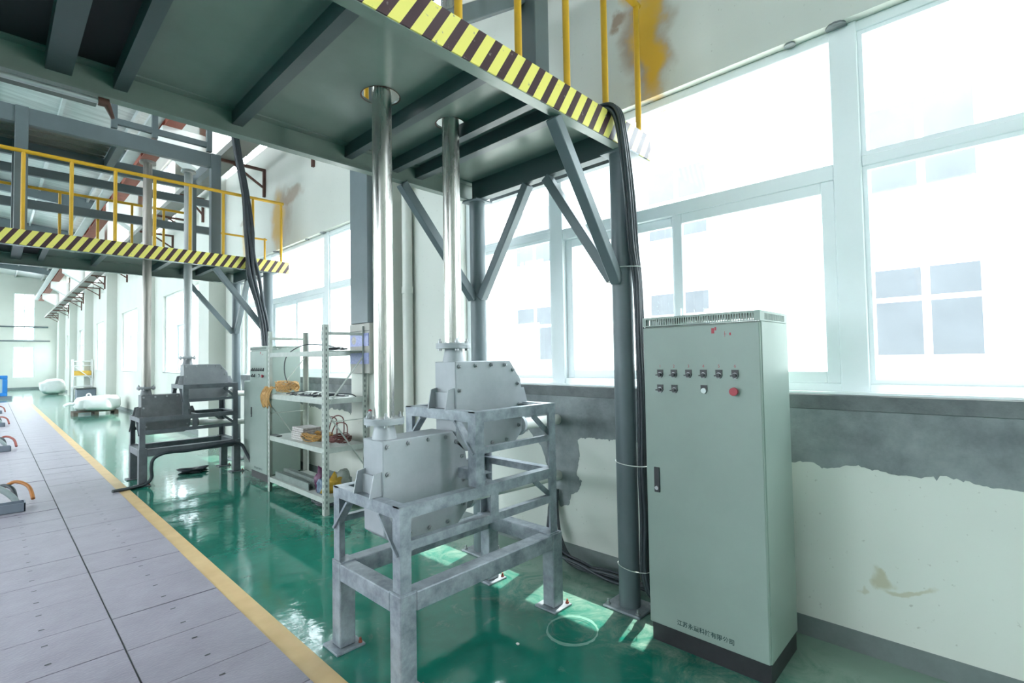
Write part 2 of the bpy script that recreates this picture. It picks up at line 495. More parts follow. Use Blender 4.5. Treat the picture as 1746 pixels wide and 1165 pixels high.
# ------------------------------------------------------------------ mesh helpers
class MB:
    def __init__(self):
        self.v, self.f, self.s = [], [], []

    def add(self, vs, fs, smooth=False):
        b = len(self.v)
        self.v += [tuple(p) for p in vs]
        self.f += [tuple(b + i for i in q) for q in fs]
        self.s += [smooth] * len(fs)
        return self

    def box(self, x0, x1, y0, y1, z0, z1):
        return self.add([(x0, y0, z0), (x1, y0, z0), (x1, y1, z0), (x0, y1, z0), (x0, y0, z1), (x1, y0, z1), (x1, y1, z1), (x0, y1, z1)],
                        [(0, 3, 2, 1), (4, 5, 6, 7), (0, 1, 5, 4), (1, 2, 6, 5), (2, 3, 7, 6), (3, 0, 4, 7)])

    def prism(self, poly, axis, a, c):
        """poly: 2-D points; extruded along axis from a to c. axis 'y': (x,z) points; 'x': (y,z); 'z': (x,y)"""
        def P(p, t):
            return {'y': (p[0], t, p[1]), 'x': (t, p[0], p[1]), 'z': (p[0], p[1], t)}[axis]
        n = len(poly)
        ar = sum(poly[i][0] * poly[(i + 1) % n][1] - poly[(i + 1) % n][0] * poly[i][1] for i in range(n))
        if (ar > 0) == (axis == 'y'):
            poly = poly[::-1]
        vs = [P(p, a) for p in poly] + [P(p, c) for p in poly]
        if c < a:
            vs = vs[n:] + vs[:n]
        fs = [tuple(range(n))[::-1], tuple(range(n, 2 * n))]
        fs += [(i, (i + 1) % n, n + (i + 1) % n, n + i) for i in range(n)]
        return self.add(vs, fs)

    def bar(self, p0, p1, w, h, upv=(0, 0, 1)):
        p0, p1 = Vector(p0), Vector(p1)
        d = (p1 - p0).normalized()
        s = d.cross(Vector(upv))
        if s.length < 1e-4:
            s = d.cross(Vector((1, 0, 0)))
        s.normalize()
        u = s.cross(d)
        vs = []
        for p in (p0, p1):
            for (a, c) in ((-1, -1), (1, -1), (1, 1), (-1, 1)):
                vs.append(p + s * a * w / 2 + u * c * h / 2)
        return self.add(vs, [(0, 1, 2, 3), (7, 6, 5, 4), (0, 4, 5, 1), (1, 5, 6, 2), (2, 6, 7, 3), (3, 7, 4, 0)])

    def cyl(self, p0, p1, r0, r1=None, n=16, cap=True):
        r1 = r0 if r1 is None else r1
        p0, p1 = Vector(p0), Vector(p1)
        d = (p1 - p0).normalized()
        s = d.cross(Vector((0, 0, 1)))
        if s.length < 1e-4:
            s = Vector((1, 0, 0))
        s.normalize()
        u = d.cross(s)
        vs = []
        for p, r in ((p0, r0), (p1, r1)):
            for i in range(n):
                a = 2 * math.pi * i / n
                vs.append(p + s * math.cos(a) * r + u * math.sin(a) * r)
        self.add(vs, [(i, (i + 1) % n, n + (i + 1) % n, n + i) for i in range(n)], True)
        if cap:
            self.add(vs, [tuple(range(n))[::-1], tuple(range(n, 2 * n))])
        return self

    def lathe(self, c, prof, n=24):
        """prof: (r, z) rings around the vertical through c"""
        vs, fs = [], []
        for (r, z) in prof:
            for i in range(n):
                a = 2 * math.pi * i / n
                vs.append((c[0] + r * math.cos(a), c[1] + r * math.sin(a), c[2] + z))
        for k in range(len(prof) - 1):
            for i in range(n):
                fs.append((k * n + i, k * n + (i + 1) % n, (k + 1) * n + (i + 1) % n, (k + 1) * n + i))
        self.add(vs, fs, True)
        m = len(prof) - 1
        self.add(vs, [tuple(range(n))[::-1], tuple(range(m * n, m * n + n))])
        return self

    def tube(self, pts, r, n=8, sub=6, close=False):
        P = [Vector(p) for p in pts]
        Q = []
        m = len(P)
        if m > 2:
            for i in range(m if close else m - 1):
                a, b_, c, d = P[(i - 1) % m if close else max(0, i - 1)], P[i], P[(i + 1) % m], P[(i + 2) % m if close else min(m - 1, i + 2)]
                for k in range(sub):
                    t = k / sub
                    Q.append(0.5 * ((2 * b_) + (-a + c) * t + (2 * a - 5 * b_ + 4 * c - d) * t * t + (-a + 3 * b_ - 3 * c + d) * t ** 3))
            if not close:
                Q.append(P[-1])
        else:
            Q = P
        L = len(Q)
        vs, fs = [], []
        u = None
        for i, p in enumerate(Q):
            if close:
                d = (Q[(i + 1) % L] - Q[i - 1])
            else:
                d = Q[min(L - 1, i + 1)] - Q[max(0, i - 1)]
            d.normalize()
            if u is None:
                u = d.cross(Vector((0.31, 0.17, 0.93)))
                if u.length < 1e-3:
                    u = d.cross(Vector((1, 0, 0)))
            u = (u - d * u.dot(d))
            u.normalize()
            w = d.cross(u)
            for k in range(n):
                a = 2 * math.pi * k / n
                vs.append(p + u * math.cos(a) * r + w * math.sin(a) * r)
        for i in range(L if close else L - 1):
            j = (i + 1) % L
            for k in range(n):
                fs.append((i * n + k, i * n + (k + 1) % n, j * n + (k + 1) % n, j * n + k))
        self.add(vs, fs, True)
        if not close:
            self.add(vs, [tuple(range(n))[::-1], tuple(range((L - 1) * n, L * n))])
        return self

    def mesh(self, name, off=(0, 0, 0)):
        me = bpy.data.meshes.new(name)
        me.from_pydata([(x - off[0], y - off[1], z - off[2]) for x, y, z in self.v], [], self.f)
        for p, s in zip(me.polygons, self.s):
            p.use_smooth = s
        bm = bmesh.new()
        bm.from_mesh(me)
        bmesh.ops.recalc_face_normals(bm, faces=bm.faces)
        bm.to_mesh(me)
        bm.free()
        return me


def world_loc(o):
    p = Vector((0, 0, 0))
    while o is not None:
        p += o.location
        o = o.parent
    return p


def tag(o, label, cat, group=None):
    o['label'] = label
    o['category'] = cat
    if group:
        o['group'] = group
    return o


def bev(o, w=0.003):
    md = o.modifiers.new('edge', 'BEVEL')
    md.width = w
    md.segments = 1
    md.limit_method = 'ANGLE'
    md.angle_limit = R(50)
    return o


def part(name, mb, m, parent, bevel=0, label=None):
    me = mb.mesh(name, world_loc(parent))
    me.materials.append(MT[m])
    o = bpy.data.objects.new(name, me)
    o.parent = parent
    COL.objects.link(o)
    if bevel:
        bev(o, bevel)
    if label:
        o['label'] = label
    return o


def single(name, mb, m, label, cat, loc=None, group=None, bevel=0):
    if loc is None:
        xs, ys, zs = zip(*mb.v)
        loc = ((min(xs) + max(xs)) / 2, (min(ys) + max(ys)) / 2, min(zs))
    me = mb.mesh(name, loc)
    me.materials.append(MT[m])
    o = bpy.data.objects.new(name, me)
    o.location = loc
    COL.objects.link(o)
    if bevel:
        bev(o, bevel)
    return tag(o, label, cat, group)


def struct(name, mb, m):
    me = mb.mesh(name)
    me.materials.append(MT[m])
    o = bpy.data.objects.new(name, me)
    COL.objects.link(o)
    o['kind'] = 'structure'
    return o


def thing(name, label, cat, loc, group=None):
    o = bpy.data.objects.new(name, None)
    o.empty_display_size = 0.1
    o.location = loc
    COL.objects.link(o)
    return tag(o, label, cat, group)


def copy_tree(o, parent=None):
    c = o.copy()
    COL.objects.link(c)
    c.parent = parent
    for ch in list(o.children):
        copy_tree(ch, c)
    return c


def dup(o, d, label):
    c = copy_tree(o)
    c.location = Vector(o.location) + Vector(d)
    c['label'] = label
    return c


BX = lambda *a: MB().box(*a)

# ------------------------------------------------------------------ the setting
XW = 3.03            # inner face of the window wall
YE = 45.0            # far end wall
BAY = 5.85
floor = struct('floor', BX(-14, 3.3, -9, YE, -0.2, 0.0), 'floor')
# painted line
part('safety_line', BX(1.062, 1.172, -2, 30, 0.0, 0.002), 'tape', floor, label='ochre line painted beside the steel plates')
# floor plates
random.seed(3)
plate_me = {}
PW, GAP = 0.47, 0.006


def plate_mesh(x0, x1):
    k = round(x1 - x0, 3)
    if k not in plate_me:
        mb = BX(0, x1 - x0, 0, PW - GAP, 0, 0.008)
        me = mb.mesh('floor_plate')
        me.materials.append(MT['plate'])
        plate_me[k] = me
    return plate_me[k]


cols = [(0.512, 1.057, 3.306), (-0.045, 0.503, 3.81), (-0.60, -0.052, 3.50), (-1.155, -0.607, 3.306)]
slots = MB()
restpl = MB()
for ci, (x0, x1, yo) in enumerate(cols):
    y = yo - PW * 6
    while y < 29.4:
        lim = 12.5 if ci < 2 else 7
        if y < lim:
            o = bpy.data.objects.new('floor_plate', plate_mesh(x0, x1))
            o.location = (x0, y + GAP / 2, 0.0 + random.uniform(0, 0.003))
            o.rotation_euler = (random.uniform(-0.002, 0.002), random.uniform(-0.002, 0.002), random.uniform(-0.002, 0.002))
            o.parent = floor
            COL.objects.link(o)
            xc = {0: 0.786, 1: 0.216}.get(ci, (x0 + x1) / 2)
            for q in (0.11, 0.345):
                slots.add([(xc - 0.013, y + q - 0.004, 0.0125), (xc + 0.013, y + q - 0.004, 0.0125), (xc + 0.013, y + q + 0.008, 0.0125), (xc - 0.013, y + q + 0.008, 0.0125)], [(0, 1, 2, 3)])
        else:
            restpl.box(x0, x1, y + GAP / 2, y + PW - GAP / 2, 0, 0.009)
        y += PW
o = part('lifting_slots', slots, 'black', floor)
o['kind'] = 'stuff'
o = part('distant_floor_plates', restpl, 'plate', floor)
o['kind'] = 'stuff'
part('plate_recess', BX(-1.17, 1.062, 0, 29.5, 0.0, 0.0015), 'hatch', floor)
# round access cover: thin seam with a worn pale rim around it
def ring(name, ra, rb, m, z, wob=0.0):
    mb = MB()
    n = 48
    vs = []
    rw = random.Random(9)
    for i in range(n):
        a = 2 * math.pi * i / n
        for r_ in (ra, rb + wob * (0.5 + 0.5 * math.sin(2 * a + 0.6)) + (rw.uniform(0, wob * 0.3) if wob else 0)):
            vs.append((2.235 + r_ * math.cos(a), 1.725 + r_ * math.sin(a), z))
    mb.add(vs, [(2 * i, 2 * i + 1, (2 * i + 3) % (2 * n), (2 * i + 2) % (2 * n)) for i in range(n)])
    part(name, mb, m, floor)


ring('worn_rim', 0.134, 0.139, 'rim', 0.0010, 0.02)
ring('round_cover_seam', 0.112, 0.1145, 'seam', 0.0012)

# window wall, built from slabs around its openings
Z0, Z1 = 1.285, 3.22
UZ0, UZ1 = 4.95, 6.6
WT = 0.24
ZT = 7.1
win = [(-0.5 + BAY * k, 3.55 + BAY * k) for k in range(0, 8)]
upw = [(8.25 + BAY * k, 11.6 + BAY * k) for k in range(-3, 6)]
mb = MB()
DA, DB, DZ = -6.6, -1.7, 4.3        # added open goods door behind the camera, lets in extra daylight
mb.box(XW, XW + WT, -9, DA, 0, Z0)
mb.box(XW, XW + WT, DB, YE, 0, Z0)
mb.box(XW, XW + WT, -9, DA, Z1, UZ0)
mb.box(XW, XW + WT, DB, YE, Z1, UZ0)
mb.box(XW, XW + WT, DA, DB, DZ, UZ0)
mb.box(XW, XW + WT, -9, YE, UZ1, ZT)


def fill(ops, za, zb):
    y = -9
    for a, c in ops + [(YE, YE)]:
        a_ = max(a, -9)
        if a_ > y:
            mb.box(XW, XW + WT, y, a_, za, zb)
        y = max(y, min(c, YE))


fill([(-6.6, -1.7)] + win, Z0, Z1)
fill(upw, UZ0, UZ1)
wall = struct('wall_right', mb, 'wall')
# piers with corbels
PIERS = [4.785 + BAY * k for k in range(-1, 7)]
for yp in PIERS:
    part('pier', BX(2.75, XW + 0.01, yp - 0.315, yp + 0.315, 0, ZT), 'wall', wall)
    part('corbel', MB().prism([(2.05, 5.72), (2.752, 5.72), (2.752, 4.95), (2.05, 5.42)], 'y', yp - 0.2, yp + 0.2), 'corbel', wall)
# added unseen hood outside (shades the upper panes from the high sun)
part('window_hood', BX(XW + WT, 3.535, -1.6, YE, 3.42, 3.56), 'concrete', wall)
trim = struct('baseboard_right', BX(XW - 0.004, XW + 0.01, -1.7, YE, 0, 0.105), 'band')


# bare cement areas (jagged outlines, a little proud of the paint)
def cement(poly, x=XW):
    rnd = random.Random(5)
    pts = []
    n = len(poly)
    for i in range(n):
        a, c = poly[i], poly[(i + 1) % n]
        pts.append(a)
        L_ = math.dist(a, c)
        flat = abs(a[1] - Z0) < 0.02 and abs(c[1] - Z0) < 0.02
        if flat:
            continue
        k = int(L_ / 0.011)
        rw_ = 0.0
        for j in range(1, k):
            t = j / k
            rw_ = 0.86 * rw_ + rnd.uniform(-0.006, 0.006)
            w_ = rw_ * min(1, (k - j) / 4)
            sp_ = rnd.uniform(0.006, 0.022) if rnd.random() < 0.05 else 0
            pts.append((a[0] + (c[0] - a[0]) * t + rnd.uniform(-0.003, 0.003), a[1] + (c[1] - a[1]) * t + w_ + rnd.uniform(-0.0025, 0.0025) - sp_))
    part('cement_patch', MB().prism(pts, 'x', x - 0.003, x + 0.002), 'cement', wall)


cement([(3.5, Z0), (3.45, 0.98), (3.1, 0.95), (2.75, 0.92), (2.62, 0.81), (2.57, 0.715), (2.52, 0.56), (2.45, 0.434), (2.43, 0.364), (2.347, 0.388), (2.324, 0.472), (2.263, 0.5), (2.222, 0.585),
        (2.27, 0.625), (2.237, 0.773), (2.254, 0.883), (2.194, 0.905), (2.0, 0.915), (1.6, 0.93), (1.2, 0.92), (0.84, 0.91), (0.773, 0.921), (0.617, 0.905), (0.512, 0.934), (0.367, 0.908), (0.267, 0.905),
        (0.189, 0.928), (0.045, 0.905), (-0.07, 0.9), (-0.5, 0.88), (-0.9, 0.95), (-1.0, Z0)])
part('sill_ledge', BX(XW - 0.010, XW + 0.01, -1.0, 3.5, 1.205, Z0 - 0.002), 'cement_dark', wall, 0.003)
part('sill_ledge', BX(XW - 0.010, XW + 0.01, 5.45, 9.5, 1.205, Z0 - 0.002), 'cement_dark', wall, 0.003)
cement([(9.5, Z0), (9.4, 0.95), (8.4, 0.9), (7.4, 0.93), (6.83, 0.9), (6.666, 0.888), (6.34, 0.863), (6.14, 0.9), (5.863, 0.9), (5.667, 0.864), (5.51, 0.889), (5.45, Z0)])

# other shell faces (mostly out of view; they bounce and admit the light)
mb = MB()
for (za, zb) in ((0, 1.2), (3.4, 4.9), (6.8, 8.9)):
    mb.box(-14.2, -14, -9, YE, za, zb)
for y in range(-9, 45, 6):
    wd = 6.0 if y < 2 else 2.4
    mb.box(-14.2, -14, y, y + wd, 1.2, 3.4)
    mb.box(-14.2, -14, y, y + 1.6, 4.9, 6.8)
struct('wall_left', mb, 'wall')
mb = MB()
mb.box(-14, XW + WT, -9.2, -9, 0, 1.0)
mb.box(-14, XW + WT, -9.2, -9, 4.2, 9)
mb.box(-14, -9, -9.2, -9, 1.0, 4.2)
mb.box(-9, XW + WT, -9.2, -9, 1.0, 4.2)
struct('wall_back', mb, 'wall')
mb = MB()
EW = [(0.97, 1.95), (-2.4, -1.4), (-5.8, -4.8)]
xe = sorted(EW)
x = -14
for a, c in xe:
    mb.box(x, a, YE, YE + 0.24, 0, 9)
    mb.box(a, c, YE, YE + 0.24, 0, 0.77)
    mb.box(a, c, YE, YE + 0.24, 2.74, 3.18)
    mb.box(a, c, YE, YE + 0.24, 6.18, 9)
    x = c
mb.box(x, XW + WT, YE, YE + 0.24, 0, 9)
wend = struct('wall_end', mb, 'wall')
part('wall_pipe', MB().cyl((-6, YE - 0.06, 4.03), (2.6, YE - 0.06, 4.03), 0.05, n=8), 'paint', wend)
part('wall_pipe', MB().cyl((-6, YE - 0.06, 3.12), (2.7, YE - 0.06, 3.12), 0.04, n=8), 'paint', wend)
part('base_band', BX(-14, XW, YE - 0.006, YE + 0.01, 0, 0.14), 'band', wend)
for i, (a, c) in enumerate(EW):
    w = MB()
    for z in (0.77, 1.74, 2.70, 3.18, 4.0, 5.05, 6.14):
        w.box(a, c, YE + 0.065, YE + 0.115, z, z + 0.05)
    for x in (a, (a + c) / 2 - 0.02, c - 0.05):
        w.box(x, x + 0.05, YE + 0.06, YE + 0.12, 0.77, 2.75)
        w.box(x, x + 0.05, YE + 0.06, YE + 0.12, 3.18, 6.18)
    wo = struct('window_%d' % (20 + i), w, 'white')
    part('pane', BX(a, c, YE + 0.085, YE + 0.092, 0.77, 2.75), 'glass', wo)
    part('pane', BX(a, c, YE + 0.085, YE + 0.092, 3.18, 6.18), 'glass', wo)

# roof: foil-faced underside with translucent strips, rafters every bay
mb = MB()
sl = lambda x: ZT + (3.3 - x) * 0.10


def roofslab(xa, xb, ya, yb):
    mb.add([(xa, ya, sl(xa)), (xb, ya, sl(xb)), (xb, yb, sl(xb)), (xa, yb, sl(xa)), (xa, ya, sl(xa) + 0.1), (xb, ya, sl(xb) + 0.1), (xb, yb, sl(xb) + 0.1), (xa, yb, sl(xa) + 0.1)],
           [(0, 3, 2, 1), (4, 5, 6, 7), (0, 1, 5, 4), (1, 2, 6, 5), (2, 3, 7, 6), (3, 0, 4, 7)])


SKY = [(2.2 + BAY * k, 3.3 + BAY * k) for k in range(0, 8)]
y = -9.2
for a, c in SKY:
    a = max(a, -9)
    roofslab(-14.2, 4.4, y, a)  # runs past the window wall as an added eave cutting the sun
    roofslab(-14.2, -10, a, c)
    roofslab(-1.5, 4.4, a, c)
    y = c
roofslab(-14.2, 4.4, y, YE + 0.3)
ceil = struct('ceiling', mb, 'foil')
for k in range(-2, 8):
    yr = 4.785 + BAY * k
    p = MB()
    p.bar((-14, yr, sl(-14) - 0.2), (3.0, yr, sl(3.0) - 0.2), 0.16, 0.36)
    part('rafter', p, 'paint', ceil)
for i, xq in enumerate([2.2, 1.0, -0.2, -1.4]):
    part('purlin', BX(xq, xq + 0.06, -9, YE, sl(xq) - 0.13, sl(xq) + 0.01), 'silver', ceil)


# ------------------------------------------------------------------ windows in the long wall
def make_window(idx, a, c):
    """a<c along y; fixed side lights, centre part with transom light over two sashes"""
    x0, x1 = 3.09, 3.15
    m1, m2 = a + 1.02, c - 1.09
    fr = MB()
    fr.box(x0, x1, a, a + 0.055, Z0, Z1)
    fr.box(x0, x1, c - 0.055, c, Z0, Z1)
    fr.box(x0, x1, a + 0.055, c - 0.055, Z0, Z0 + 0.055)
    fr.box(x0, x1, a + 0.055, c - 0.055, Z1 - 0.055, Z1)
    w = struct('window_%d' % idx, fr, 'white')
    bev(w, 0.004)
    for ym in (m1, m2):
        part('mullion', BX(x0 - 0.012, x1 + 0.01, ym - 0.062, ym + 0.062, Z0, Z1), 'white', w, 0.004)
    part('transom', BX(x0, x1, a + 0.055, m1 - 0.062, 2.455, 2.51), 'white', w, 0.004)
    part('transom', BX(x0, x1, m2 + 0.062, c - 0.055, 2.455, 2.51), 'white', w, 0.004)
    part('transom', BX(x0 - 0.008, x1, m1 + 0.062, m2 - 0.062, 2.415, 2.50), 'white', w, 0.004)
    # sashes
    mid = m1 + 0.062 + (m2 - m1 - 0.124) * 0.49
    for k, (sa, sb, xo) in enumerate(((m1 + 0.062, mid + 0.02, -0.004), (mid - 0.02, m2 - 0.062, 0.028))):
        s = MB()
        t = 0.062
        xa, xb = x0 + xo, x0 + xo + 0.03
        s.box(xa, xb, sa, sa + t, Z0 + 0.055, 2.415)
        s.box(xa, xb, sb - t, sb, Z0 + 0.055, 2.415)
        s.box(xa, xb, sa + t, sb - t, Z0 + 0.055, Z0 + 0.055 + t)
        s.box(xa, xb, sa + t, sb - t, 2.415 - t, 2.415)
        so_ = part('sash', s, 'white', w, 0.003)
        part('pane', BX(xa + 0.012, xa + 0.017, sa + t, sb - t, Z0 + 0.055 + t, 2.415 - t), 'glass', so_)
        if k == 0:
            part('latch', BX(xa - 0.02, xa, sb - 0.05, sb - 0.03, 1.72, 1.80), 'white', so_)
    px = x0 + 0.03
    for (pa, pb) in ((a + 0.055, m1 - 0.062), (m2 + 0.062, c - 0.055)):
        part('pane', BX(px, px + 0.005, pa, pb, Z0 + 0.055, 2.455), 'glass', w)
        part('pane', BX(px, px + 0.005, pa, pb, 2.51, Z1 - 0.055), 'glass', w)
        bd = MB()
        for (za, zb) in ((Z0 + 0.055, 2.455), (2.51, Z1 - 0.055)):
            bd.box(x0 + 0.008, px, pa, pa + 0.022, za, zb)
            bd.box(x0 + 0.008, px, pb - 0.022, pb, za, zb)
            bd.box(x0 + 0.008, px, pa + 0.022, pb - 0.022, za, za + 0.022)
            bd.box(x0 + 0.008, px, pa + 0.022, pb - 0.022, zb - 0.022, zb)
        part('glazing_bead', bd, 'white', w)
    part('pane', BX(px, px + 0.005, m1 + 0.062, m2 - 0.062, 2.50, Z1 - 0.055), 'glass', w)
    part('sill_strip', BX(XW + 0.0, x0, a, c, Z0 - 0.01, Z0 + 0.012), 'white', w)
    portal((XW + 0.3, (a + c) / 2, (Z0 + Z1) / 2), c - a, Z1 - Z0, (R(90), 0, R(90)))
    return w


portal((XW + 0.3, -4.15, 2.15), 4.9, 4.3, (R(90), 0, R(90)))
for i, (a, c) in enumerate(win):
    if c < YE:
        make_window(i + 1, a, c)
for i, (a, c) in enumerate(upw):
    fr = MB()
    for yy in (a, a + (c - a) / 3, a + 2 * (c - a) / 3, c - 0.06):
        fr.box(3.09, 3.15, yy, yy + 0.06, UZ0, UZ1)
    for k in range(3):
        ya, yb = a + (c - a) * k / 3 + 0.06, a + (c - a) * (k + 1) / 3 - (0.06 if k == 2 else 0)
        for zz in (UZ0, UZ1 - 0.06):
            fr.box(3.092, 3.148, ya, yb, zz, zz + 0.06)
    w = struct('window_%d' % (11 + i), fr, 'white')
    for k in range(3):
        ya = a + (c - a) * k / 3 + 0.06
        yb = a + (c - a) * (k + 1) / 3 - (0.06 if k == 2 else 0)
        part('pane', BX(3.12, 3.125, ya, yb, UZ0 + 0.06, UZ1 - 0.06), 'glass', w)
# cement dabs along the window head
for (y, r_) in ((0.54, 0.05), (0.76, 0.03), (2.46, 0.03), (6.4, 0.05), (6.9, 0.03), (8.0, 0.05)):
    part('mortar_dab', MB().lathe((XW + 0.03, y, Z1 - 0.012), [(r_, 0), (r_ * 0.9, 0.012), (r_ * 0.5, 0.016)], 10), 'cement', wall)

# outside: yard and the white building across it
struct('door_1', BX(3.0, 3.03, -6.75, -6.6, 0, 4.45).box(3.0, 3.03, -1.7, -1.55, 0, 4.45).box(3.0, 3.03, -6.6, -1.7, 4.3, 4.45), 'paint')  # frame of the added door, put in to brighten sides facing it
struct('ground', BX(3.27, 60, -60, 90, -0.35, -0.15), 'concrete')
XF = 12.0
fb = thing('facade_building', 'white multi-storey building seen across the yard through the windows', 'building', (XF, 5, -0.15))
fm = MB().box(XF + 0.12, XF + 6, -40, 60, -0.15, 7.3)
part('wall', fm, 'facade', fb)
for k in range(-6, 9):
    yb = 0.1 + k * 4.83
    for (za, zb, tr) in ((1.42, 3.1, 2.5), (4.5, 6.27, 5.45)):
        wo = part('window', BX(XF + 0.06, XF + 0.125, yb, yb + 1.56, za, zb), 'facade_trim', fb)
        for (pa, pb) in ((yb + 0.02, yb + 0.71), (yb + 0.84, yb + 1.54)):
            part('pane', BX(XF + 0.045, XF + 0.062, pa, pb, za + 0.02, tr - 0.05), 'facade_glass', wo)
            part('pane', BX(XF + 0.045, XF + 0.062, pa, pb, tr + 0.05, zb - 0.02), 'facade_glass', wo)
for z in (3.75, 7.12):
    part('ledge', BX(XF, XF + 0.13, -40, 60, z, z + 0.18), 'facade_trim', fb)

# ------------------------------------------------------------------ crane girder, cable tray
g = MB()
g.box(2.08, 2.34, -8.5, 44.5, 5.72, 5.745)
g.box(2.08, 2.34, -8.5, 44.5, 6.2, 6.225)
g.box(2.20, 2.22, -8.5, 44.5, 5.745, 6.2)
th = thing('crane_girder', 'rust-red steel crane girder running along the wall on white corbels', 'girder', (2.21, 18, 5.72))
part('girder_beam', g, 'rust', th)
st = MB()
for k in range(0, 34):
    st.box(2.09, 2.33, -7 + k * 1.5, -6.985 + k * 1.5, 5.745, 6.2)
part('stiffeners', st, 'rust', th)
part('conductor_strip', BX(1.86, 2.06, -8.5, 44.5, 5.78, 5.84).box(1.9, 1.93, -8.5, 44.5, 5.84, 5.92), 'silver', th, label='ribbed silver strip')
tr = thing('cable_tray', 'long grey metal cable tray carried on brown wall brackets', 'cable tray', (2.5, 18, 4.6))
part('tray_bottom', BX(2.36, 2.62, -8, 44, 4.605, 4.612), 'tray2', tr)
part('tray_side', BX(2.355, 2.362, -8, 44, 4.605, 4.70), 'tray2', tr)
part('tray_side', BX(2.618, 2.625, -8, 44, 4.605, 4.70), 'tray2', tr)
for k in range(-2, 7):
    for (y, xw) in ((4.785 + BAY * k, 2.75), (6.60 + BAY * k, XW), (8.364 + BAY * k, XW)):
        if y < -7 or y > 44 or (-6.7 < y < -1.6):
            continue
        b_ = part('bracket', BX(2.36, xw - 0.001, y - 0.02, y + 0.02, 4.565, 4.604), 'brown', tr)
        part('upright', BX(xw - 0.04, xw - 0.001, y - 0.02, y + 0.02, 4.15, 4.565), 'brown', b_)
        part('strut', MB().bar((2.36 + (xw - 2.36) * 0.3, y, 4.57), (xw - 0.03, y, 4.30), 0.03, 0.03), 'brown', b_)


# ------------------------------------------------------------------ mezzanine platform (tower), built at the near position
def hole_plate(x0, x1, y0, y1, z0, z1, holes):
    bm = bmesh.new()
    outer = [bm.verts.new(p) for p in ((x0, y0, 0), (x1, y0, 0), (x1, y1, 0), (x0, y1, 0))]
    ed = [bm.edges.new((outer[i], outer[(i + 1) % 4])) for i in range(4)]
    for (hx, hy, r_) in holes:
        vs = [bm.verts.new((hx + r_ * math.cos(2 * math.pi * i / 28), hy + r_ * math.sin(2 * math.pi * i / 28), 0)) for i in range(28)]
        ed += [bm.edges.new((vs[i], vs[(i + 1) % 28])) for i in range(28)]
    bmesh.ops.triangle_fill(bm, use_beauty=True, use_dissolve=False, edges=ed)
    if len(bm.faces) == 0:
        raise RuntimeError('hole plate')
    vs = list(bm.verts)
    fs = [tuple(v.index for v in f.verts) for f in (bm.verts.index_update() or bm.faces)]
    bnd = [tuple(v.index for v in e.verts) for e in bm.edges if len(e.link_faces) == 1]
    P = [(v.co.x, v.co.y) for v in vs]
    n = len(P)
    mb = MB()
    mb.add([(px, py, z0) for px, py in P] + [(px, py, z1) for px, py in P],
           [f for f in fs] + [tuple(n + i for i in f) for f in fs] + [(a, c, n + c, n + a) for a, c in bnd])
    bm.free()
    return mb


PY0, PY1 = 1.555, 3.0         # platform edges along the hall
ZB, ZD = 2.75, 2.90           # beam underside, deck underside
XP0, XP1 = -1.9, 2.93
P1 = (1.394, 2.2525)
P2 = (1.853, 2.2525)
near = thing('mezzanine_platform', 'nearest grey steel mezzanine with hazard-striped edge overhead, carried on two round columns', 'platform', (1.0, 2.27, 0), 'striped mezzanine platforms')


def channel_x(y_web, y_fl, z0, z1, x0, x1):
    ya, yb = sorted((y_web, y_fl))
    t = 0.008
    mb = MB()
    mb.box(x0, x1, min(y_web, y_web + math.copysign(t, y_fl - y_web)), max(y_web, y_web + math.copysign(t, y_fl - y_web)), z0, z1)
    yw = y_web + math.copysign(t, y_fl - y_web)
    ya, yb = sorted((yw, y_fl))
    mb.box(x0, x1, ya, yb, z0, z0 + t)
    mb.box(x0, x1, ya, yb, z1 - t, z1)
    return mb


part('edge_beam', channel_x(PY0, PY0 + 0.06, ZB, ZD, XP0, XP1), 'deck', near)
part('edge_beam', channel_x(PY1, PY1 - 0.06, ZB, ZD, XP0, 2.72), 'deck', near)
part('hazard_board', BX(XP0, XP1, PY0 - 0.006, PY0, ZB + 0.004, 2.915), 'hazard', near, label='yellow and black striped edge board')
for (xa, xb, zz) in ((0.15, 0.24, 2.82), (0.39, 0.444, 2.82), (0.907, 0.963, 2.82), (1.575, 1.628, 2.82), (1.923, 1.976, 2.82), (2.125, 2.185, 2.82), (-0.6, -0.54, 2.82), (-1.2, -1.14, 2.82)):
    j = MB()
    j.box(xa, xa + 0.008, PY0 + 0.008, PY1 - 0.008, zz, ZD)
    j.box(xa + 0.008, xb, PY0 + 0.008, PY1 - 0.008, zz, zz + 0.008)
    part('joist', j, 'joist', near)
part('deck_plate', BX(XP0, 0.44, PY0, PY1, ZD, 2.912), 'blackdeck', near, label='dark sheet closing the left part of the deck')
part('deck_plate', BX(0.442, 0.935, PY0, PY1, ZD, 2.912), 'deck', near)
part('deck_plate', hole_plate(0.937, 1.60, PY0, PY1, ZD, 2.912, [(1.415, 2.295, 0.098)]), 'deck', near)
part('deck_plate', hole_plate(1.602, 2.70, PY0, PY1, ZD, 2.912, [(1.88, 2.285, 0.085)]), 'deck', near)
for (hx, hy, hr) in ((1.415, 2.295, 0.098), (1.88, 2.285, 0.085)):
    e_ = MB()
    vs = []
    for i in range(36):
        a = 2 * math.pi * i / 36
        for r_ in (hr - 0.001, hr + 0.004 + 0.004 * (0.5 + 0.5 * math.sin(3 * a + 1))):
            vs.append((hx + r_ * math.cos(a), hy + r_ * math.sin(a), ZD - 0.0012))
    e_.add(vs, [(2 * i, 2 * i + 1, (2 * i + 3) % 72, (2 * i + 2) % 72) for i in range(36)])
    part('burnt_rim', e_, 'brown', near)
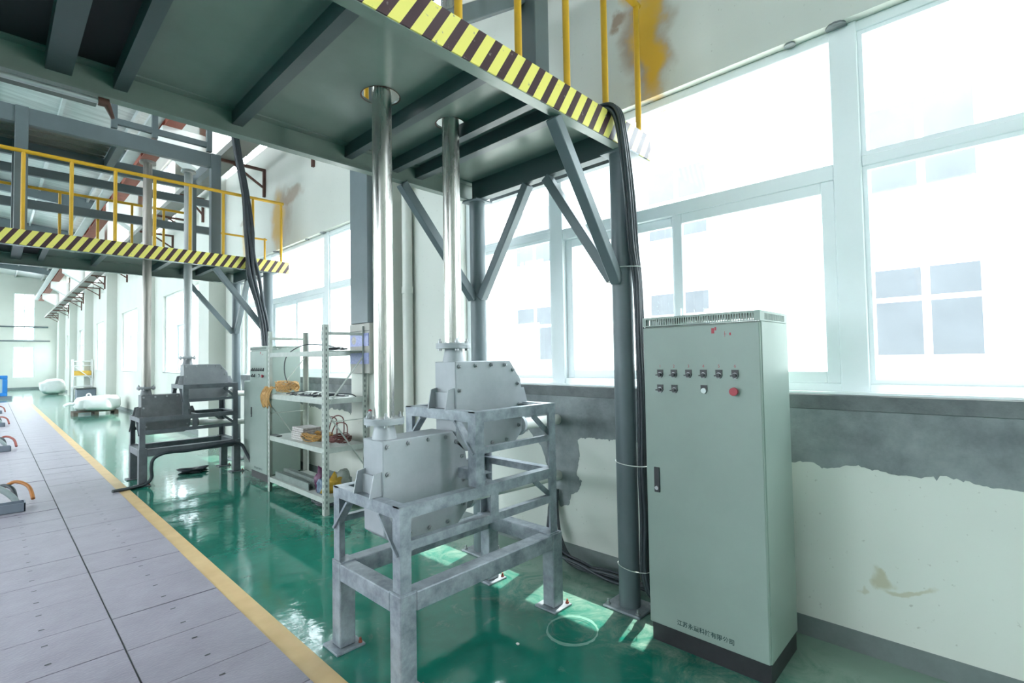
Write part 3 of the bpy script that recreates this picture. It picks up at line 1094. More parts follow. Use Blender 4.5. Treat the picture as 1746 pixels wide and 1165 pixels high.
# wall-side beam and outer angle
wb = MB()
wb.box(2.63, 2.638, PY0 + 0.06, PY1 - 0.06, ZB, ZD)
wb.box(2.638, 2.70, PY0 + 0.06, PY1 - 0.06, ZB, ZB + 0.008)
part('wall_side_beam', wb, 'joist', near)
part('outer_angle', BX(2.86, 2.915, PY0, PY1 + 0.03, 2.80, 2.808).box(2.907, 2.915, PY0, PY1 + 0.03, 2.808, 2.86), 'paint', near)
for yc in (1.625, 2.93):
    c = part('column', MB().cyl((2.672, yc, 0.014), (2.672, yc, ZB - 0.01), 0.0625, n=28), 'paint', near)
    part('cap_plate', BX(2.672 - 0.085, 2.672 + 0.085, yc - 0.085, yc + 0.085, ZB - 0.011, ZB - 0.001), 'paint', c)
    bp = part('base_plate', BX(2.672 - 0.105, 2.672 + 0.105, yc - 0.125, yc + 0.125, 0.0, 0.014), 'galv', c, 0.004)
    for (dx, dy) in ((-0.08, 0.1), (-0.08, -0.1), (0.08, 0.1), (0.08, -0.1)):
        part('anchor_bolt', MB().cyl((2.672 + dx, yc + dy, 0.014), (2.672 + dx, yc + dy, 0.026), 0.014, n=6).cyl((2.672 + dx, yc + dy, 0.026), (2.672 + dx, yc + dy, 0.045), 0.007, n=8), 'bolt', c)
for args in (((2.62, 1.625, 1.95), (2.00, 1.60, 2.742)), ((2.655, 1.68, 1.97), (2.655, 2.19, 2.742)), ((2.655, 2.87, 1.97), (2.655, 2.37, 2.742)), ((2.62, 2.93, 1.97), (1.99, 2.965, 2.742))):
    b_ = MB()
    p0, p1 = Vector(args[0]), Vector(args[1])
    b_.bar(p0, p1, 0.065, 0.065)
    part('brace', b_, 'paint', near, 0.004)
# railings
POSTS = [0.21, 0.59, 0.97, 1.345, 1.715, 2.09, 2.455, 2.83]
for i, px in enumerate(POSTS + [-0.17, -0.55, -0.93, -1.31, -1.69]):
    zb = 2.912
    part('rail_post', MB().cyl((px, PY0 + 0.02, zb - (0.12 if px > 2.7 else 0)), (px, PY0 + 0.02, 3.74), 0.018, n=12), 'yellow', near)
part('handrail', MB().cyl((XP0, PY0 + 0.02, 3.745), (2.86, PY0 + 0.02, 3.745), 0.021, n=12), 'yellow', near)
for px in (0.22, 0.59, 0.97, 1.34, 1.71, -0.5, -1.2):
    part('rail_post', MB().cyl((px, PY1 - 0.05, 2.912), (px, PY1 - 0.05, 3.72), 0.016, n=10), 'yellow', near)
part('handrail', MB().cyl((XP0, PY1 - 0.05, 3.735), (2.0, PY1 - 0.05, 3.735), 0.018, n=10), 'yellow', near)
part('mid_rail', MB().cyl((2.09, PY0 + 0.55, 3.32), (2.83, PY0 + 0.55, 3.32), 0.014, n=10).cyl((2.80, PY0 + 0.55, 2.912), (2.80, PY0 + 0.55, 3.34), 0.014, n=10), 'yellow', near)
# upper frame standing on the deck
for (xa, xb, ya, yb) in ((0.145, 0.25, 1.70, 1.80), (1.985, 2.10, 1.70, 1.80), (0.145, 0.25, 2.85, 2.95), (1.985, 2.10, 2.85, 2.95), (-1.7, -1.6, 1.70, 1.80), (-1.7, -1.6, 2.85, 2.95)):
    part('upper_column', BX(xa, xb, ya, yb, 2.912, 4.27), 'paint', near, 0.004)
for (ya, yb) in ((1.715, 1.785), (2.865, 2.935)):
    part('ring_beam', BX(-1.6, 1.985, ya, yb, 4.085, 4.268), 'paint', near, 0.004)
for zz in (3.865, 3.45):
    part('rear_beam', BX(-1.6, 2.30, 2.87, 2.93, zz, zz + 0.11), 'paint', near, 0.004)
for xx in (0.17, 1.02, 2.0):
    part('cross_beam', BX(xx, xx + 0.08, 1.785, 2.865, 4.12, 4.25), 'paint', near)
for k in range(7):
    yy = 1.86 + k * 0.19
    part('upper_slat', BX(-1.65, 1.02 if k > 1 else 0.9, yy, yy + 0.15, 4.275, 4.31), 'slats', near)
uf = MB()
for (xa, za) in ((0.95, 4.62), (0.95, 4.36)):
    uf.box(xa + 0.01, 2.0, 1.765, 1.815, za, za + 0.07)
for xx in (0.95, 1.35, 1.95):
    uf.box(xx, xx + 0.06, 1.76, 1.82, 4.31, 5.2)
uf.box(-1.6, 2.05, 1.95, 2.03, 4.9, 5.02)
part('machine_frame', uf, 'paint', near)
part('upper_plate', BX(-1.6, 0.93, 1.9, 2.9, 4.95, 4.97), 'hatch', near)
cable_x = 2.6

far = dup(near, (0, 5.65, 0), 'farther grey steel mezzanine beyond the near one, with a yellow handrail and striped edge')
cd_ = part('air_line', MB().cyl((-1.6, 2.955, 2.725), (0.33, 2.955, 2.725), 0.013, n=10), 'silver', near)
part('air_line_elbow', MB().cyl((0.33, 2.955, 2.725), (0.37, 2.955, 2.725), 0.02, n=10).cyl((0.36, 2.955, 2.725), (0.385, 2.955, 2.66), 0.016, 0.008, n=10), 'brown', cd_)
# brace that only the near tower shows
part('diagonal_brace', MB().bar((1.25, 1.80, 2.93), (2.02, 1.80, 3.50), 0.07, 0.075), 'paint', near, 0.004)


# ------------------------------------------------------------------ stand, diverter boxes, pipes
stand = thing('support_stand', 'grey welded two-tier steel stand nearest the camera, on four bolted legs', 'stand', (1.845, 2.25, 0), 'two-tier steel stands')
X0, X1, Ya, Yb = 1.268, 2.42, 1.93, 2.572
T = 0.088
for lx in (X0, X1 - T):
    for ly in (Ya, Yb - T):
        l = part('leg', BX(lx, lx + T, ly, ly + T, 0.012, 0.447), 'galv', stand, 0.005)
        cx, cy = lx + T / 2, ly + T / 2
        part('foot_plate', BX(cx - 0.08, cx + 0.08, cy - 0.08, cy + 0.08, 0, 0.012), 'galv', l, 0.002)
        for (dx, dy) in ((0.062, -0.058),):
            part('foot_bolt', MB().cyl((cx + dx, cy + dy, 0.012), (cx + dx, cy + dy, 0.022), 0.011, n=6).cyl((cx + dx, cy + dy, 0.022), (cx + dx, cy + dy, 0.036), 0.006, n=8), 'rust', l)
part('base_beam', BX(X0 + T, X1 - T, Ya, Ya + T, 0.357, 0.445), 'galv', stand, 0.005)
part('base_beam', BX(X0 + T, X1 - T, Yb - T, Yb, 0.357, 0.445), 'galv', stand, 0.005)
part('base_beam', BX(X0, X0 + T, Ya + T, Yb - T, 0.357, 0.445), 'galv', stand, 0.005)
part('base_beam', BX(X1 - T, X1, Ya + T, Yb - T, 0.357, 0.445), 'galv', stand, 0.005)
A = 0.06
t = 0.006


def angle_post(x, y, sx, sy, z0, z1):
    """corner at (x,y), legs run in +sx / +sy"""
    mb = MB()
    mb.box(min(x, x + sx * A), max(x, x + sx * A), min(y, y + sy * t), max(y, y + sy * t), z0, z1)
    mb.box(min(x, x + sx * t), max(x, x + sx * t), min(y + sy * t, y + sy * A), max(y + sy * t, y + sy * A), z0, z1)
    return mb


xa, xb, ya, yb = 1.275, 2.385, 1.94, 2.562
part('post', angle_post(xa, ya, 1, 1, 0.445, 0.835), 'galv', stand)
part('post', angle_post(xa, yb, 1, -1, 0.445, 0.835), 'galv', stand)
part('post', angle_post(xb, ya, -1, 1, 0.445, 1.222), 'galv', stand)
part('post', angle_post(xb, yb, -1, -1, 0.445, 1.222), 'galv', stand)
xm = 1.735
part('post', angle_post(xm, ya, 1, 1, 0.835, 1.222), 'galv', stand)
part('post', angle_post(xm, yb, 1, -1, 0.835, 1.222), 'galv', stand)
for (px, py) in ((xa, ya), (xa, yb - 0.075), (xb - 0.075, ya), (xb - 0.075, yb - 0.075)):
    part('shim_plate', BX(px - 0.005, px + 0.08, py - 0.008, py + 0.083, 0.445, 0.453), 'galv', stand)


def frame_ring(x0, x1, y0, y1, z1, h):
    fl = 0.055
    for (p, q) in ((y0, 1), (y1, -1)):
        mb = BX(x0, x1, min(p, p + q * t), max(p, p + q * t), z1 - h, z1)
        mb.box(x0, x1, min(p + q * t, p + q * fl), max(p + q * t, p + q * fl), z1 - t, z1)
        part('frame_angle', mb, 'galv', stand)
    for (p, q) in ((x0, 1), (x1, -1)):
        mb = BX(min(p, p + q * t), max(p, p + q * t), y0 + t, y1 - t, z1 - h, z1)
        mb.box(min(p + q * t, p + q * fl), max(p + q * t, p + q * fl), y0 + 0.055, y1 - 0.055, z1 - t, z1)
        part('frame_angle', mb, 'galv', stand)


frame_ring(xa - 0.0015, xb + 0.0015, ya - 0.0015, yb + 0.0015, 0.837, 0.056)
frame_ring(xm - 0.0015, xb + 0.0015, ya - 0.0015, yb + 0.0015, 1.2235, 0.056)
for yy, q in ((ya, 1), (yb, -1)):
    part('rail', BX(xa + A, xb - A, min(yy, yy + q * t), max(yy, yy + q * t), 0.634, 0.676).box(xa + A, xb - A, min(yy + q * t, yy + q * 0.035), max(yy + q * t, yy + q * 0.035), 0.670, 0.676), 'galv', stand)
    part('rail', BX(xm + A, xb - A, min(yy, yy + q * t), max(yy, yy + q * t), 1.003, 1.036).box(xm + A, xb - A, min(yy + q * t, yy + q * 0.03), max(yy + q * t, yy + q * 0.03), 1.030, 1.036), 'galv', stand)
    part('stub', BX(1.838, 1.895, min(yy, yy + q * t), max(yy, yy + q * t), 0.676, 0.782), 'galv', stand)
    # knee braces in the end frames
for (x, z1) in ((xa + 0.01, 0.78), (xm + 0.01, 1.167)):
    for (y0, y1) in ((ya + 0.012, ya + 0.16), (yb - 0.012, yb - 0.16)):
        part('knee_brace', MB().bar((x, y0, z1 - 0.16), (x, y1, z1), 0.012, 0.045, (1, 0, 0)), 'galv', stand)
for yy in (ya + 0.03, yb - 0.03):
    part('knee_brace', MB().bar((xb - 0.17, yy, 1.16), (xb - 0.03, yy, 1.04), 0.03, 0.012, (0, 1, 0)), 'galv', stand)
    part('knee_brace', MB().bar((xb - 0.17, yy, 0.78), (xb - 0.03, yy, 0.67), 0.03, 0.012, (0, 1, 0)), 'galv', stand)
# cross angles carrying the boxes
for (x, z) in ((1.268 + 0.03, 0.836), (1.90, 0.836), (xm + 0.03, 1.223), (2.33, 1.223)):
    part('cross_angle', BX(x - 0.02, x + 0.025, ya + 0.02, yb - 0.02, z - 0.012, z - 0.0055), 'galv', stand)
part('cross_angle', BX(1.80, 1.806, ya + t, yb - t, 0.845, 0.90).box(1.806, 1.85, ya + t, yb - t, 0.894, 0.90), 'galv', stand)

YF, YR = 2.16, 2.345
PIPE_R = 0.05


def make_box(dx, dz, label, outz, endp):
    d = thing('diverter_box', label, 'diverter', (1.6 + dx, 2.2525, 0.60 + dz), 'bolted grey diverter boxes')
    poly = [(1.327, 1.103), (1.765, 1.103), (1.857, 0.985), (1.880, 0.838), (1.862, 0.66), (1.80, 0.598), (1.39, 0.598), (1.33, 0.645)]
    poly = [(x + dx, z + dz) for x, z in poly]
    part('casing', MB().prism(poly, 'y', YF, YR), 'box', d, 0.004)
    cov = [(x * 0.985 + (1.6 + dx) * 0.015, z * 0.985 + (0.85 + dz) * 0.015) for x, z in poly]
    bolts = [(1.352, 1.075), (1.475, 1.078), (1.60, 1.08), (1.715, 1.078), (1.785, 1.045), (1.828, 0.96), (1.835, 0.83), (1.352, 0.94), (1.352, 0.80), (1.83, 0.70), (1.72, 0.625), (1.60, 0.622), (1.48, 0.625), (1.38, 0.70)]
    for (bx_, bz) in bolts:
        for yy, q in ((YF, -1), (YR, 1)):
            part('cover_bolt', MB().cyl((bx_ + dx, yy, bz + dz), (bx_ + dx, yy + q * 0.010, bz + dz), 0.0125, n=6).cyl((bx_ + dx, yy + q * 0.010, bz + dz), (bx_ + dx, yy + q * 0.020, bz + dz), 0.007, n=8), 'bolt', d)
    px, py = 1.394 + dx * 0.9935, 2.2525
    part('neck', MB().lathe((px, py, 1.10 + dz), [(0.064, 0), (0.06, 0.02), (0.05, 0.07), (0.049, 0.078)], 28), 'box', d)
    fl = part('flange', MB().cyl((px, py, 1.178 + dz), (px, py, 1.194 + dz), 0.1, n=36), 'box', d)
    for k in range(4):
        a = math.pi / 4 + k * math.pi / 2 + 0.35
        q = (px + 0.08 * math.cos(a), py + 0.08 * math.sin(a))
        part('flange_nut', MB().cyl((q[0], q[1], 1.165 + dz), (q[0], q[1], 1.178 + dz), 0.012, n=6), 'bolt', fl)
    # lugs standing on the frame at the left end
    for (y0, y1) in ((YR - 0.02, YR - 0.012), (YF + 0.012, YF + 0.02)):
        part('lug', MB().prism([(1.262 + dx, 0.838 + dz), (1.33 + dx, 0.838 + dz), (1.33 + dx, 0.955 + dz), (1.285 + dx, 0.945 + dz)], 'y', y0, y1), 'box', d)
    part('lug', BX(1.312 + dx, 1.328 + dx, YF + 0.02, YR - 0.02, 0.838 + dz, 0.93 + dz), 'box', d)
    part('lug', MB().prism([(1.87 + dx, 0.838 + dz), (1.93 + dx, 0.838 + dz), (1.90 + dx, 0.93 + dz), (1.872 + dx, 0.93 + dz)], 'y', YF + 0.012, YF + 0.02), 'box', d)
    # outlet
    o0 = Vector((1.845 + dx, 2.262, outz))
    dv = (Vector(endp) - o0).normalized()
    part('outlet_pipe', MB().cyl(o0, endp, 0.039, n=20), 'plastic', d, label='pale outlet pipe running into the wall')
    f0 = o0 + dv * 0.10
    part('outlet_flange', MB().cyl(f0, f0 + dv * 0.03, 0.07, n=24), 'box', d)
    return d


boxA = make_box(0, 0, 'lower grey diverter box of the near stand, with its bolted cover facing the camera', 0.70, (3.025, 2.44, 0.60))
boxB = make_box(0.462, 0.383, 'upper grey diverter box of the near stand, in front of the window', 1.065, (3.025, 2.44, 1.025))


def make_pipe(p, zlow, label):
    t_ = thing('feed_pipe', label, 'pipe', (p[0], p[1], zlow), 'polished vertical feed pipes')
    part('tube', MB().cyl((p[0], p[1], zlow + 0.012), (p[0], p[1], 4.12), PIPE_R, n=40, cap=False), 'steel', t_)
    part('seam_weld', MB().cyl((p[0], p[1], zlow + 0.016), (p[0], p[1], zlow + 0.021), PIPE_R + 0.0015, n=40), 'steel', t_)
    f_ = part('lower_flange', MB().cyl((p[0], p[1], zlow), (p[0], p[1], zlow + 0.014), 0.1, n=36), 'box', t_)
    for k in range(4):
        a = math.pi / 4 + k * math.pi / 2 + 0.35
        q = (p[0] + 0.08 * math.cos(a), p[1] + 0.08 * math.sin(a))
        part('flange_bolt', MB().cyl((q[0], q[1], zlow + 0.014), (q[0], q[1], zlow + 0.026), 0.012, n=6).cyl((q[0], q[1], zlow + 0.026), (q[0], q[1], zlow + 0.04), 0.006, n=8), 'bolt', f_)
    u_ = part('upper_flange', MB().cyl((p[0], p[1], 4.12), (p[0], p[1], 4.15), 0.09, n=30), 'steel', t_)
    return t_


pipeA = make_pipe(P1, 1.1945, 'nearest polished steel feed pipe rising from the lower near box through the deck')
pipeB = make_pipe(P2, 1.5775, 'polished steel feed pipe rising from the upper near box, between near pipe and column')
rm = MB().cyl((P1[0] - 0.062, P1[1] + 0.03, 1.209), (P1[0] - 0.062, P1[1] + 0.03, 1.245), 0.008, n=10)
rm2 = MB().cyl((P1[0] - 0.062, P1[1] + 0.03, 1.245), (P1[0] - 0.062, P1[1] + 0.03, 1.253), 0.012, 0.003, n=10)
DY = (0, 5.65, 0)


def recolour(o, swap):
    for ch in o.children:
        if ch.type == 'MESH':
            nm = ch.data.materials[0].name
            if nm in swap:
                ch.data = ch.data.copy()
                ch.data.materials[0] = MT[swap[nm]]
        recolour(ch, swap)


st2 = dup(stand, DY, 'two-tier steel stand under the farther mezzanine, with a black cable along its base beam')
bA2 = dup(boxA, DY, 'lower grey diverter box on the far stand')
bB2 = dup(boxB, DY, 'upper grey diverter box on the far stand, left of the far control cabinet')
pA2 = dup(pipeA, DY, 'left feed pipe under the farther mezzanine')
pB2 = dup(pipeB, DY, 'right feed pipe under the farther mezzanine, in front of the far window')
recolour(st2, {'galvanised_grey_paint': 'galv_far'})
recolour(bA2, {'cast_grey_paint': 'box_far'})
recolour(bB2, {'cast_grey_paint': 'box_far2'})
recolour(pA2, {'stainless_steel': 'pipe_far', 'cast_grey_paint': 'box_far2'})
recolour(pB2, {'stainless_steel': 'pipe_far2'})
sb_ = part('sensor_stub', rm, 'bolt', pipeA)
part('stub_tip', rm2, 'redpaint', sb_, label='small red tip')


# ------------------------------------------------------------------ control cabinet
cab = thing('control_cabinet', 'large pale green-grey control cabinet at right with switches, red stop button and company lettering', 'cabinet', (2.64, 1.062, 0), 'control cabinets')
CX0, CX1, CY0, CY1 = 2.455, 2.855, 0.768, 1.364
part('body', BX(CX0, CX1, CY0, CY1, 0.095, 1.655), 'cab', cab, 0.004)
part('plinth', BX(CX0 + 0.004, CX1 - 0.004, CY0 + 0.006, CY1 - 0.006, 0, 0.095), 'plinth', cab)
door = part('door', BX(2.437, 2.4535, CY0 + 0.003, CY1 - 0.003, 0.10, 1.648), 'cab', cab, 0.004)
# vented cap
cp = BX(2.440, CX1, CY0, CY1, 1.692, 1.703)
for (xa_, xb_) in ((2.440, 2.448), (CX1 - 0.008, CX1)):
    cp.box(xa_, xb_, CY0, CY1, 1.655, 1.661).box(xa_, xb_, CY0, CY0 + 0.028, 1.661, 1.692).box(xa_, xb_, CY1 - 0.02, CY1, 1.661, 1.692)
for (ya_, yb_) in ((CY0, CY0 + 0.006), (CY1 - 0.006, CY1)):
    cp.box(2.448, CX1 - 0.008, ya_, yb_, 1.655, 1.661).box(2.448, 2.50, ya_, yb_, 1.661, 1.692).box(CX1 - 0.05, CX1 - 0.008, ya_, yb_, 1.661, 1.692)
part('vent_cap', cp, 'cab', cab)
n = 44
for k in range(n):
    yy = CY0 + 0.032 + k * (CY1 - CY0 - 0.055) / n
    part('vent_bar', BX(2.440, 2.4425, yy, yy + 0.0055, 1.661, 1.692), 'cab', cab)
sb = MB()
for k in range(n):
    yy = CY0 + 0.032 + k * (CY1 - CY0 - 0.055) / n
    sb.box(CX1 - 0.0025, CX1, yy, yy + 0.0045, 1.661, 1.692)
for k in range(22):
    xx = 2.503 + k * 0.0137
    sb.box(xx, xx + 0.006, CY0, CY0 + 0.0025, 1.661, 1.692)
    sb.box(xx, xx + 0.006, CY1 - 0.0025, CY1, 1.661, 1.692)
part('rear_grille', sb, 'cab', cab)['kind'] = 'stuff'
# door handle
h = part('handle', BX(2.430, 2.437, 1.284, 1.315, 0.785, 0.915), 'black', door, 0.002)
part('lock_barrel', MB().cyl((2.4245, 1.2995, 0.808), (2.430, 1.2995, 0.808), 0.010, n=14), 'bolt', door)


def switch(yc, zc, kind):
    s_ = part('switch_plate', MB().prism([(yc - 0.016, zc + 0.021), (yc + 0.016, zc + 0.021), (yc + 0.016, zc - 0.008), (yc + 0.009, zc - 0.02), (yc - 0.009, zc - 0.02), (yc - 0.016, zc - 0.008)], 'x', 2.433, 2.437), 'black', door)
    if kind == 'knob':
        part('bezel', MB().cyl((2.4335, yc, zc - 0.006), (2.429, yc, zc - 0.006), 0.0135, n=18), 'bolt', door)
        part('knob', MB().cyl((2.429, yc, zc - 0.006), (2.424, yc, zc - 0.006), 0.0115, n=18).bar((2.419, yc + 0.016, zc - 0.007), (2.419, yc - 0.009, zc - 0.005), 0.012, 0.006), 'black', door)
    else:
        part('push_button', MB().cyl((2.4335, yc, zc - 0.006), (2.427, yc, zc - 0.006), 0.0135, n=18), 'cabvent', door, label='pale push button')


for yc in (1.267, 1.191, 1.113, 1.037, 0.961, 0.885):
    switch(yc, 1.406, 'knob')
for yc in (1.269, 1.190):
    switch(yc, 1.328, 'knob')
switch(1.036, 1.330, 'button')
part('stop_button', MB().cyl((2.437, 0.889, 1.325), (2.426, 0.889, 1.325), 0.013, n=18).cyl((2.426, 0.889, 1.325), (2.414, 0.889, 1.325), 0.020, 0.019, n=24), 'redpaint', door, label='red mushroom stop button')


def lettering(body, yc, zc, size, m, parent, name='lettering', align='CENTER', weight=0.0):
    cu = bpy.data.curves.new(name, 'FONT')
    cu.body = body
    cu.size = size
    cu.align_x = align
    cu.align_y = 'CENTER'
    cu.offset = weight
    ob = bpy.data.objects.new(name, cu)
    COL.objects.link(ob)
    dg = bpy.context.evaluated_depsgraph_get()
    dg.update()
    me = bpy.data.meshes.new_from_object(ob.evaluated_get(dg))
    bpy.data.objects.remove(ob)
    pl = world_loc(parent)
    for v in me.vertices:
        # text x -> -y (reads left to right seen from the hall), text y -> z
        v.co = Vector((2.4363, yc - v.co.x, zc + v.co.y)) - pl
    me.materials.clear()
    me.materials.append(MT[m])
    o = bpy.data.objects.new(name, me)
    o.parent = parent
    COL.objects.link(o)
    return o


lettering('江苏永道科技有限公司', 1.068, 0.143, 0.0285, 'ink', door, 'company_lettering', weight=0.0006)
for k, yc in enumerate((1.267, 1.191, 1.113, 1.037, 0.961, 0.885)):
    lettering(str(k + 1), yc, 1.444, 0.02, 'redpaint', door, 'switch_number')
# small red hand marks near the top of the door
part('red_mark', BX(2.4362, 2.437, 0.978, 0.992, 1.604, 1.630).box(2.4362, 2.437, 0.968, 0.976, 1.618, 1.634), 'redpaint', door)
part('red_mark', BX(2.4362, 2.437, 0.899, 0.907, 1.592, 1.604).box(2.4362, 2.437, 0.927, 0.9285, 1.585, 1.612).box(2.4362, 2.437, 0.920, 0.932, 1.598, 1.600), 'redpaint', door)

dup(cab, (-0.05, 5.77, 0), 'pale control cabinet standing behind the storage rack')
single('low_cabinet', BX(2.50, 2.95, 7.25, 7.70, 0, 1.24).box(2.49, 2.50, 7.28, 7.67, 0.12, 1.22), 'cab', 'lower pale cabinet behind the far control cabinet', 'cabinet', bevel=0.004)


# ------------------------------------------------------------------ cables on the near column
def strand(name, pts, r_, m, label, cat, group=None, n=8, sub=6):
    mb_ = MB().tube(pts, r_, n, sub)
    return single(name, mb_, m, label, cat, group=group)


rnd = random.Random(11)
LB = 'black conduit in the bundle hanging over the striped edge and down the near column'
for k in range(7):
    row, c_ = divmod(k, 4)
    ox = (c_ - 1.5) * 0.021
    oy = -row * 0.018
    j = lambda s_=0.006: rnd.uniform(-s_, s_)
    pts = [(2.44 + ox, 1.80, 2.925), (2.46 + ox, 1.62, 2.93 + row * 0.02), (2.475 + ox, 1.535 + oy, 2.90 + row * 0.02), (2.515 + ox, 1.515 + oy, 2.76),
           (2.60 + ox + j(), 1.53 + oy, 2.45), (2.655 + ox + j(), 1.545 + oy, 2.15), (2.675 + ox * 0.8, 1.535 + oy, 1.94),
           (2.69 + ox + j(), 1.535 + oy + j(), 1.6), (2.70 + ox + j(), 1.535 + oy, 1.2), (2.68 + ox * 0.8, 1.535 + oy, 0.85),
           (2.69 + ox * 1.4 + j(0.012), 1.525 + oy, 0.55), (2.68 + ox, 1.53 + oy, 0.27), (2.70 + ox * 1.2, 1.50 + oy, 0.12), (2.80 + ox * 0.5, 1.455 + oy, 0.022 + row * 0.02)]
    pts = [(a_, b_ - 0.008, c_) for a_, b_, c_ in pts]
    strand('conduit', pts, 0.0125, 'hose', LB, 'conduit', 'black conduits strapped to the near column')


def tie(zc, label, cx=2.672, cy=1.59):
    pts = []
    for i in range(16):
        a = 2 * math.pi * i / 16
        pts.append((cx + 0.076 * math.cos(a) + 0.004, cy + 0.105 * math.sin(a) - 0.002, zc + 0.006 * math.sin(a)))
    mb_ = MB().tube(pts, 0.0028, 6, 3, close=True)
    single('tie_wire', mb_, 'wire', label, 'tie wire', group='tie wires round the near column')


tie(2.035, 'topmost white tie wire holding the conduits to the near column')
tie(0.86, 'middle white tie wire round the near column, at door-handle height')
tie(0.25, 'lowest white tie wire round the near column, just above its base')
LC = 'dark cable lying along the foot of the wall behind the near column'
for k in range(6):
    y0 = 2.43 + 0.01 * k
    h_ = 0.5 - 0.02 * k
    j = lambda s_=0.012: rnd.uniform(-s_, s_)
    pts = [(3.0, y0, h_), (2.985 - 0.006 * k, y0 + j(), 0.36), (2.96 - 0.012 * k, y0 - 0.04 + j(), 0.18), (2.93 - 0.015 * k, y0 - 0.16 + j(), 0.06 + 0.012 * (k % 3)),
           (2.92 - 0.016 * k + j(), 2.12, 0.028 + 0.018 * (k % 3)), (2.91 - 0.014 * k + j(), 1.85, 0.026 + 0.02 * ((k + 1) % 3)), (2.90 - 0.01 * k, 1.60, 0.03 + 0.015 * (k % 3)), (2.92 - 0.01 * k, 1.42, 0.022 + 0.02 * (k % 2))]
    strand('floor_cable', pts, 0.0115, 'hose', LC, 'cable', 'cables along the foot of the wall')

# far bundle, from high up on the far tower down the far column
LD = 'black cable in the bundle hanging past the handrail of the farther mezzanine'
for k in range(6):
    ox = (k % 3 - 1) * 0.035
    oy = -(k // 3) * 0.03
    j = lambda s_=0.012: rnd.uniform(-s_, s_)
    pts = [(2.18 + ox * 0.6, 7.18 + oy, 4.75), (2.24 + ox * 0.7, 7.17 + oy, 4.3), (2.33 + ox * 0.7, 7.15 + oy, 3.75), (2.37 + ox + j(), 7.14 + oy, 3.3), (2.39 + ox * 1.2 + j(), 7.14 + oy, 2.95),
           (2.44 + ox * 1.8 + j(), 7.14 + oy, 2.65), (2.52 + ox * 1.2 + j(), 7.16 + oy, 2.3), (2.58 + ox, 7.17 + oy, 2.0), (2.60 + ox * 0.8, 7.17 + oy, 1.72)]
    strand('hanging_cable', pts, 0.021, 'hose', LD, 'cable', 'cables hanging on the far mezzanine')

# ------------------------------------------------------------------ pier fittings and drain
db = thing('distribution_box', 'grey wall box with two blue-violet labels on the pier behind the near pipe', 'electrical box', (2.71, 4.815, 1.365))
part('case', BX(2.69, 2.7495, 4.612, 5.02, 1.365, 1.89), 'tray', db, 0.004)
part('label_plate', BX(2.684, 2.69, 4.625, 5.0, 1.65, 1.785), 'bluelabel', db, label='blue-violet printed plate')
part('label_plate', BX(2.684, 2.69, 4.625, 5.0, 1.465, 1.58), 'bluelabel', db, label='blue-violet printed plate')
part('warning_sticker', MB().cyl((2.6835, 4.92, 1.715), (2.684, 4.92, 1.715), 0.045, n=12), 'paper', db)
part('seam', BX(2.6895, 2.6905, 4.615, 5.018, 1.805, 1.812), 'slot', db)
tk = thing('cable_trunking', 'dark grey vertical cable duct running up the pier above the labelled box', 'cable duct', (2.715, 4.80, 1.89))
part('duct', BX(2.68, 2.7495, 4.63, 4.98, 1.892, 4.55), 'paint', tk, 0.003)
dp = thing('drain_pipe', 'white plastic drainpipe in the corner beside the pier', 'pipe', (2.97, 4.33, 0))
part('tube', MB().cyl((2.965, 4.33, 0), (2.965, 4.33, 4.5), 0.052, n=20), 'plastic', dp)
part('coupling', MB().cyl((2.965, 4.33, 2.18), (2.965, 4.33, 2.25), 0.06, n=20), 'plastic', dp)
part('coupling', MB().cyl((2.965, 4.33, 0.9), (2.965, 4.33, 0.97), 0.06, n=20), 'plastic', dp)

# ------------------------------------------------------------------ storage rack
rk = thing('storage_rack', 'ivory slotted-angle storage rack with three loaded shelves under the window', 'rack', (2.5, 5.45, 0))
RX0, RX1, RY0, RY1 = 2.255, 2.72, 4.72, 6.15
for (px, py, sx, sy) in ((RX0, RY0, 1, 1), (RX0, RY1, 1, -1), (RX1, RY0, -1, 1), (RX1, RY1, -1, -1)):
    A = 0.05
    t = 0.004
    p_ = part('upright', angle_post(px, py, sx, sy, 0, 1.86), 'shelf', rk)
    sl_ = MB()
    for k in range(34):
        z = 0.06 + k * 0.053
        yy = py + sy * 0.025
        sl_.box(px - sx * 0.0006 - 0.0003, px - sx * 0.0006 + 0.0003, yy - 0.005, yy + 0.005, z, z + 0.026)
        xx = px + sx * 0.025
        sl_.box(xx - 0.005, xx + 0.005, py - sy * 0.0006 - 0.0003, py - sy * 0.0006 + 0.0003, z, z + 0.026)
    part('slots', sl_, 'slot', p_)['kind'] = 'stuff'
LEV = [0.165, 0.645, 1.125]
for z in LEV:
    s_ = part('shelf_panel', BX(RX0 + 0.006, RX1 - 0.006, RY0 + 0.006, RY1 - 0.006, z - 0.006, z), 'shelf', rk)
    part('shelf_lip', BX(RX0 + 0.004, RX0 + 0.008, RY0 + 0.02, RY1 - 0.02, z - 0.05, z + 0.002), 'shelf', s_)
    part('shelf_lip', BX(RX1 - 0.008, RX1 - 0.004, RY0 + 0.02, RY1 - 0.02, z - 0.05, z + 0.002), 'shelf', s_)
    part('shelf_lip', BX(RX0 + 0.02, RX1 - 0.02, RY0 + 0.004, RY0 + 0.008, z - 0.05, z + 0.002), 'shelf', s_)
    part('shelf_lip', BX(RX0 + 0.02, RX1 - 0.02, RY1 - 0.008, RY1 - 0.004, z - 0.05, z + 0.002), 'shelf', s_)
part('top_rail', BX(RX0 + 0.004, RX0 + 0.008, RY0, RY1, 1.555, 1.605), 'shelf', rk)
part('top_rail', BX(RX1 - 0.008, RX1 - 0.004, RY0, RY1, 1.555, 1.605), 'shelf', rk)
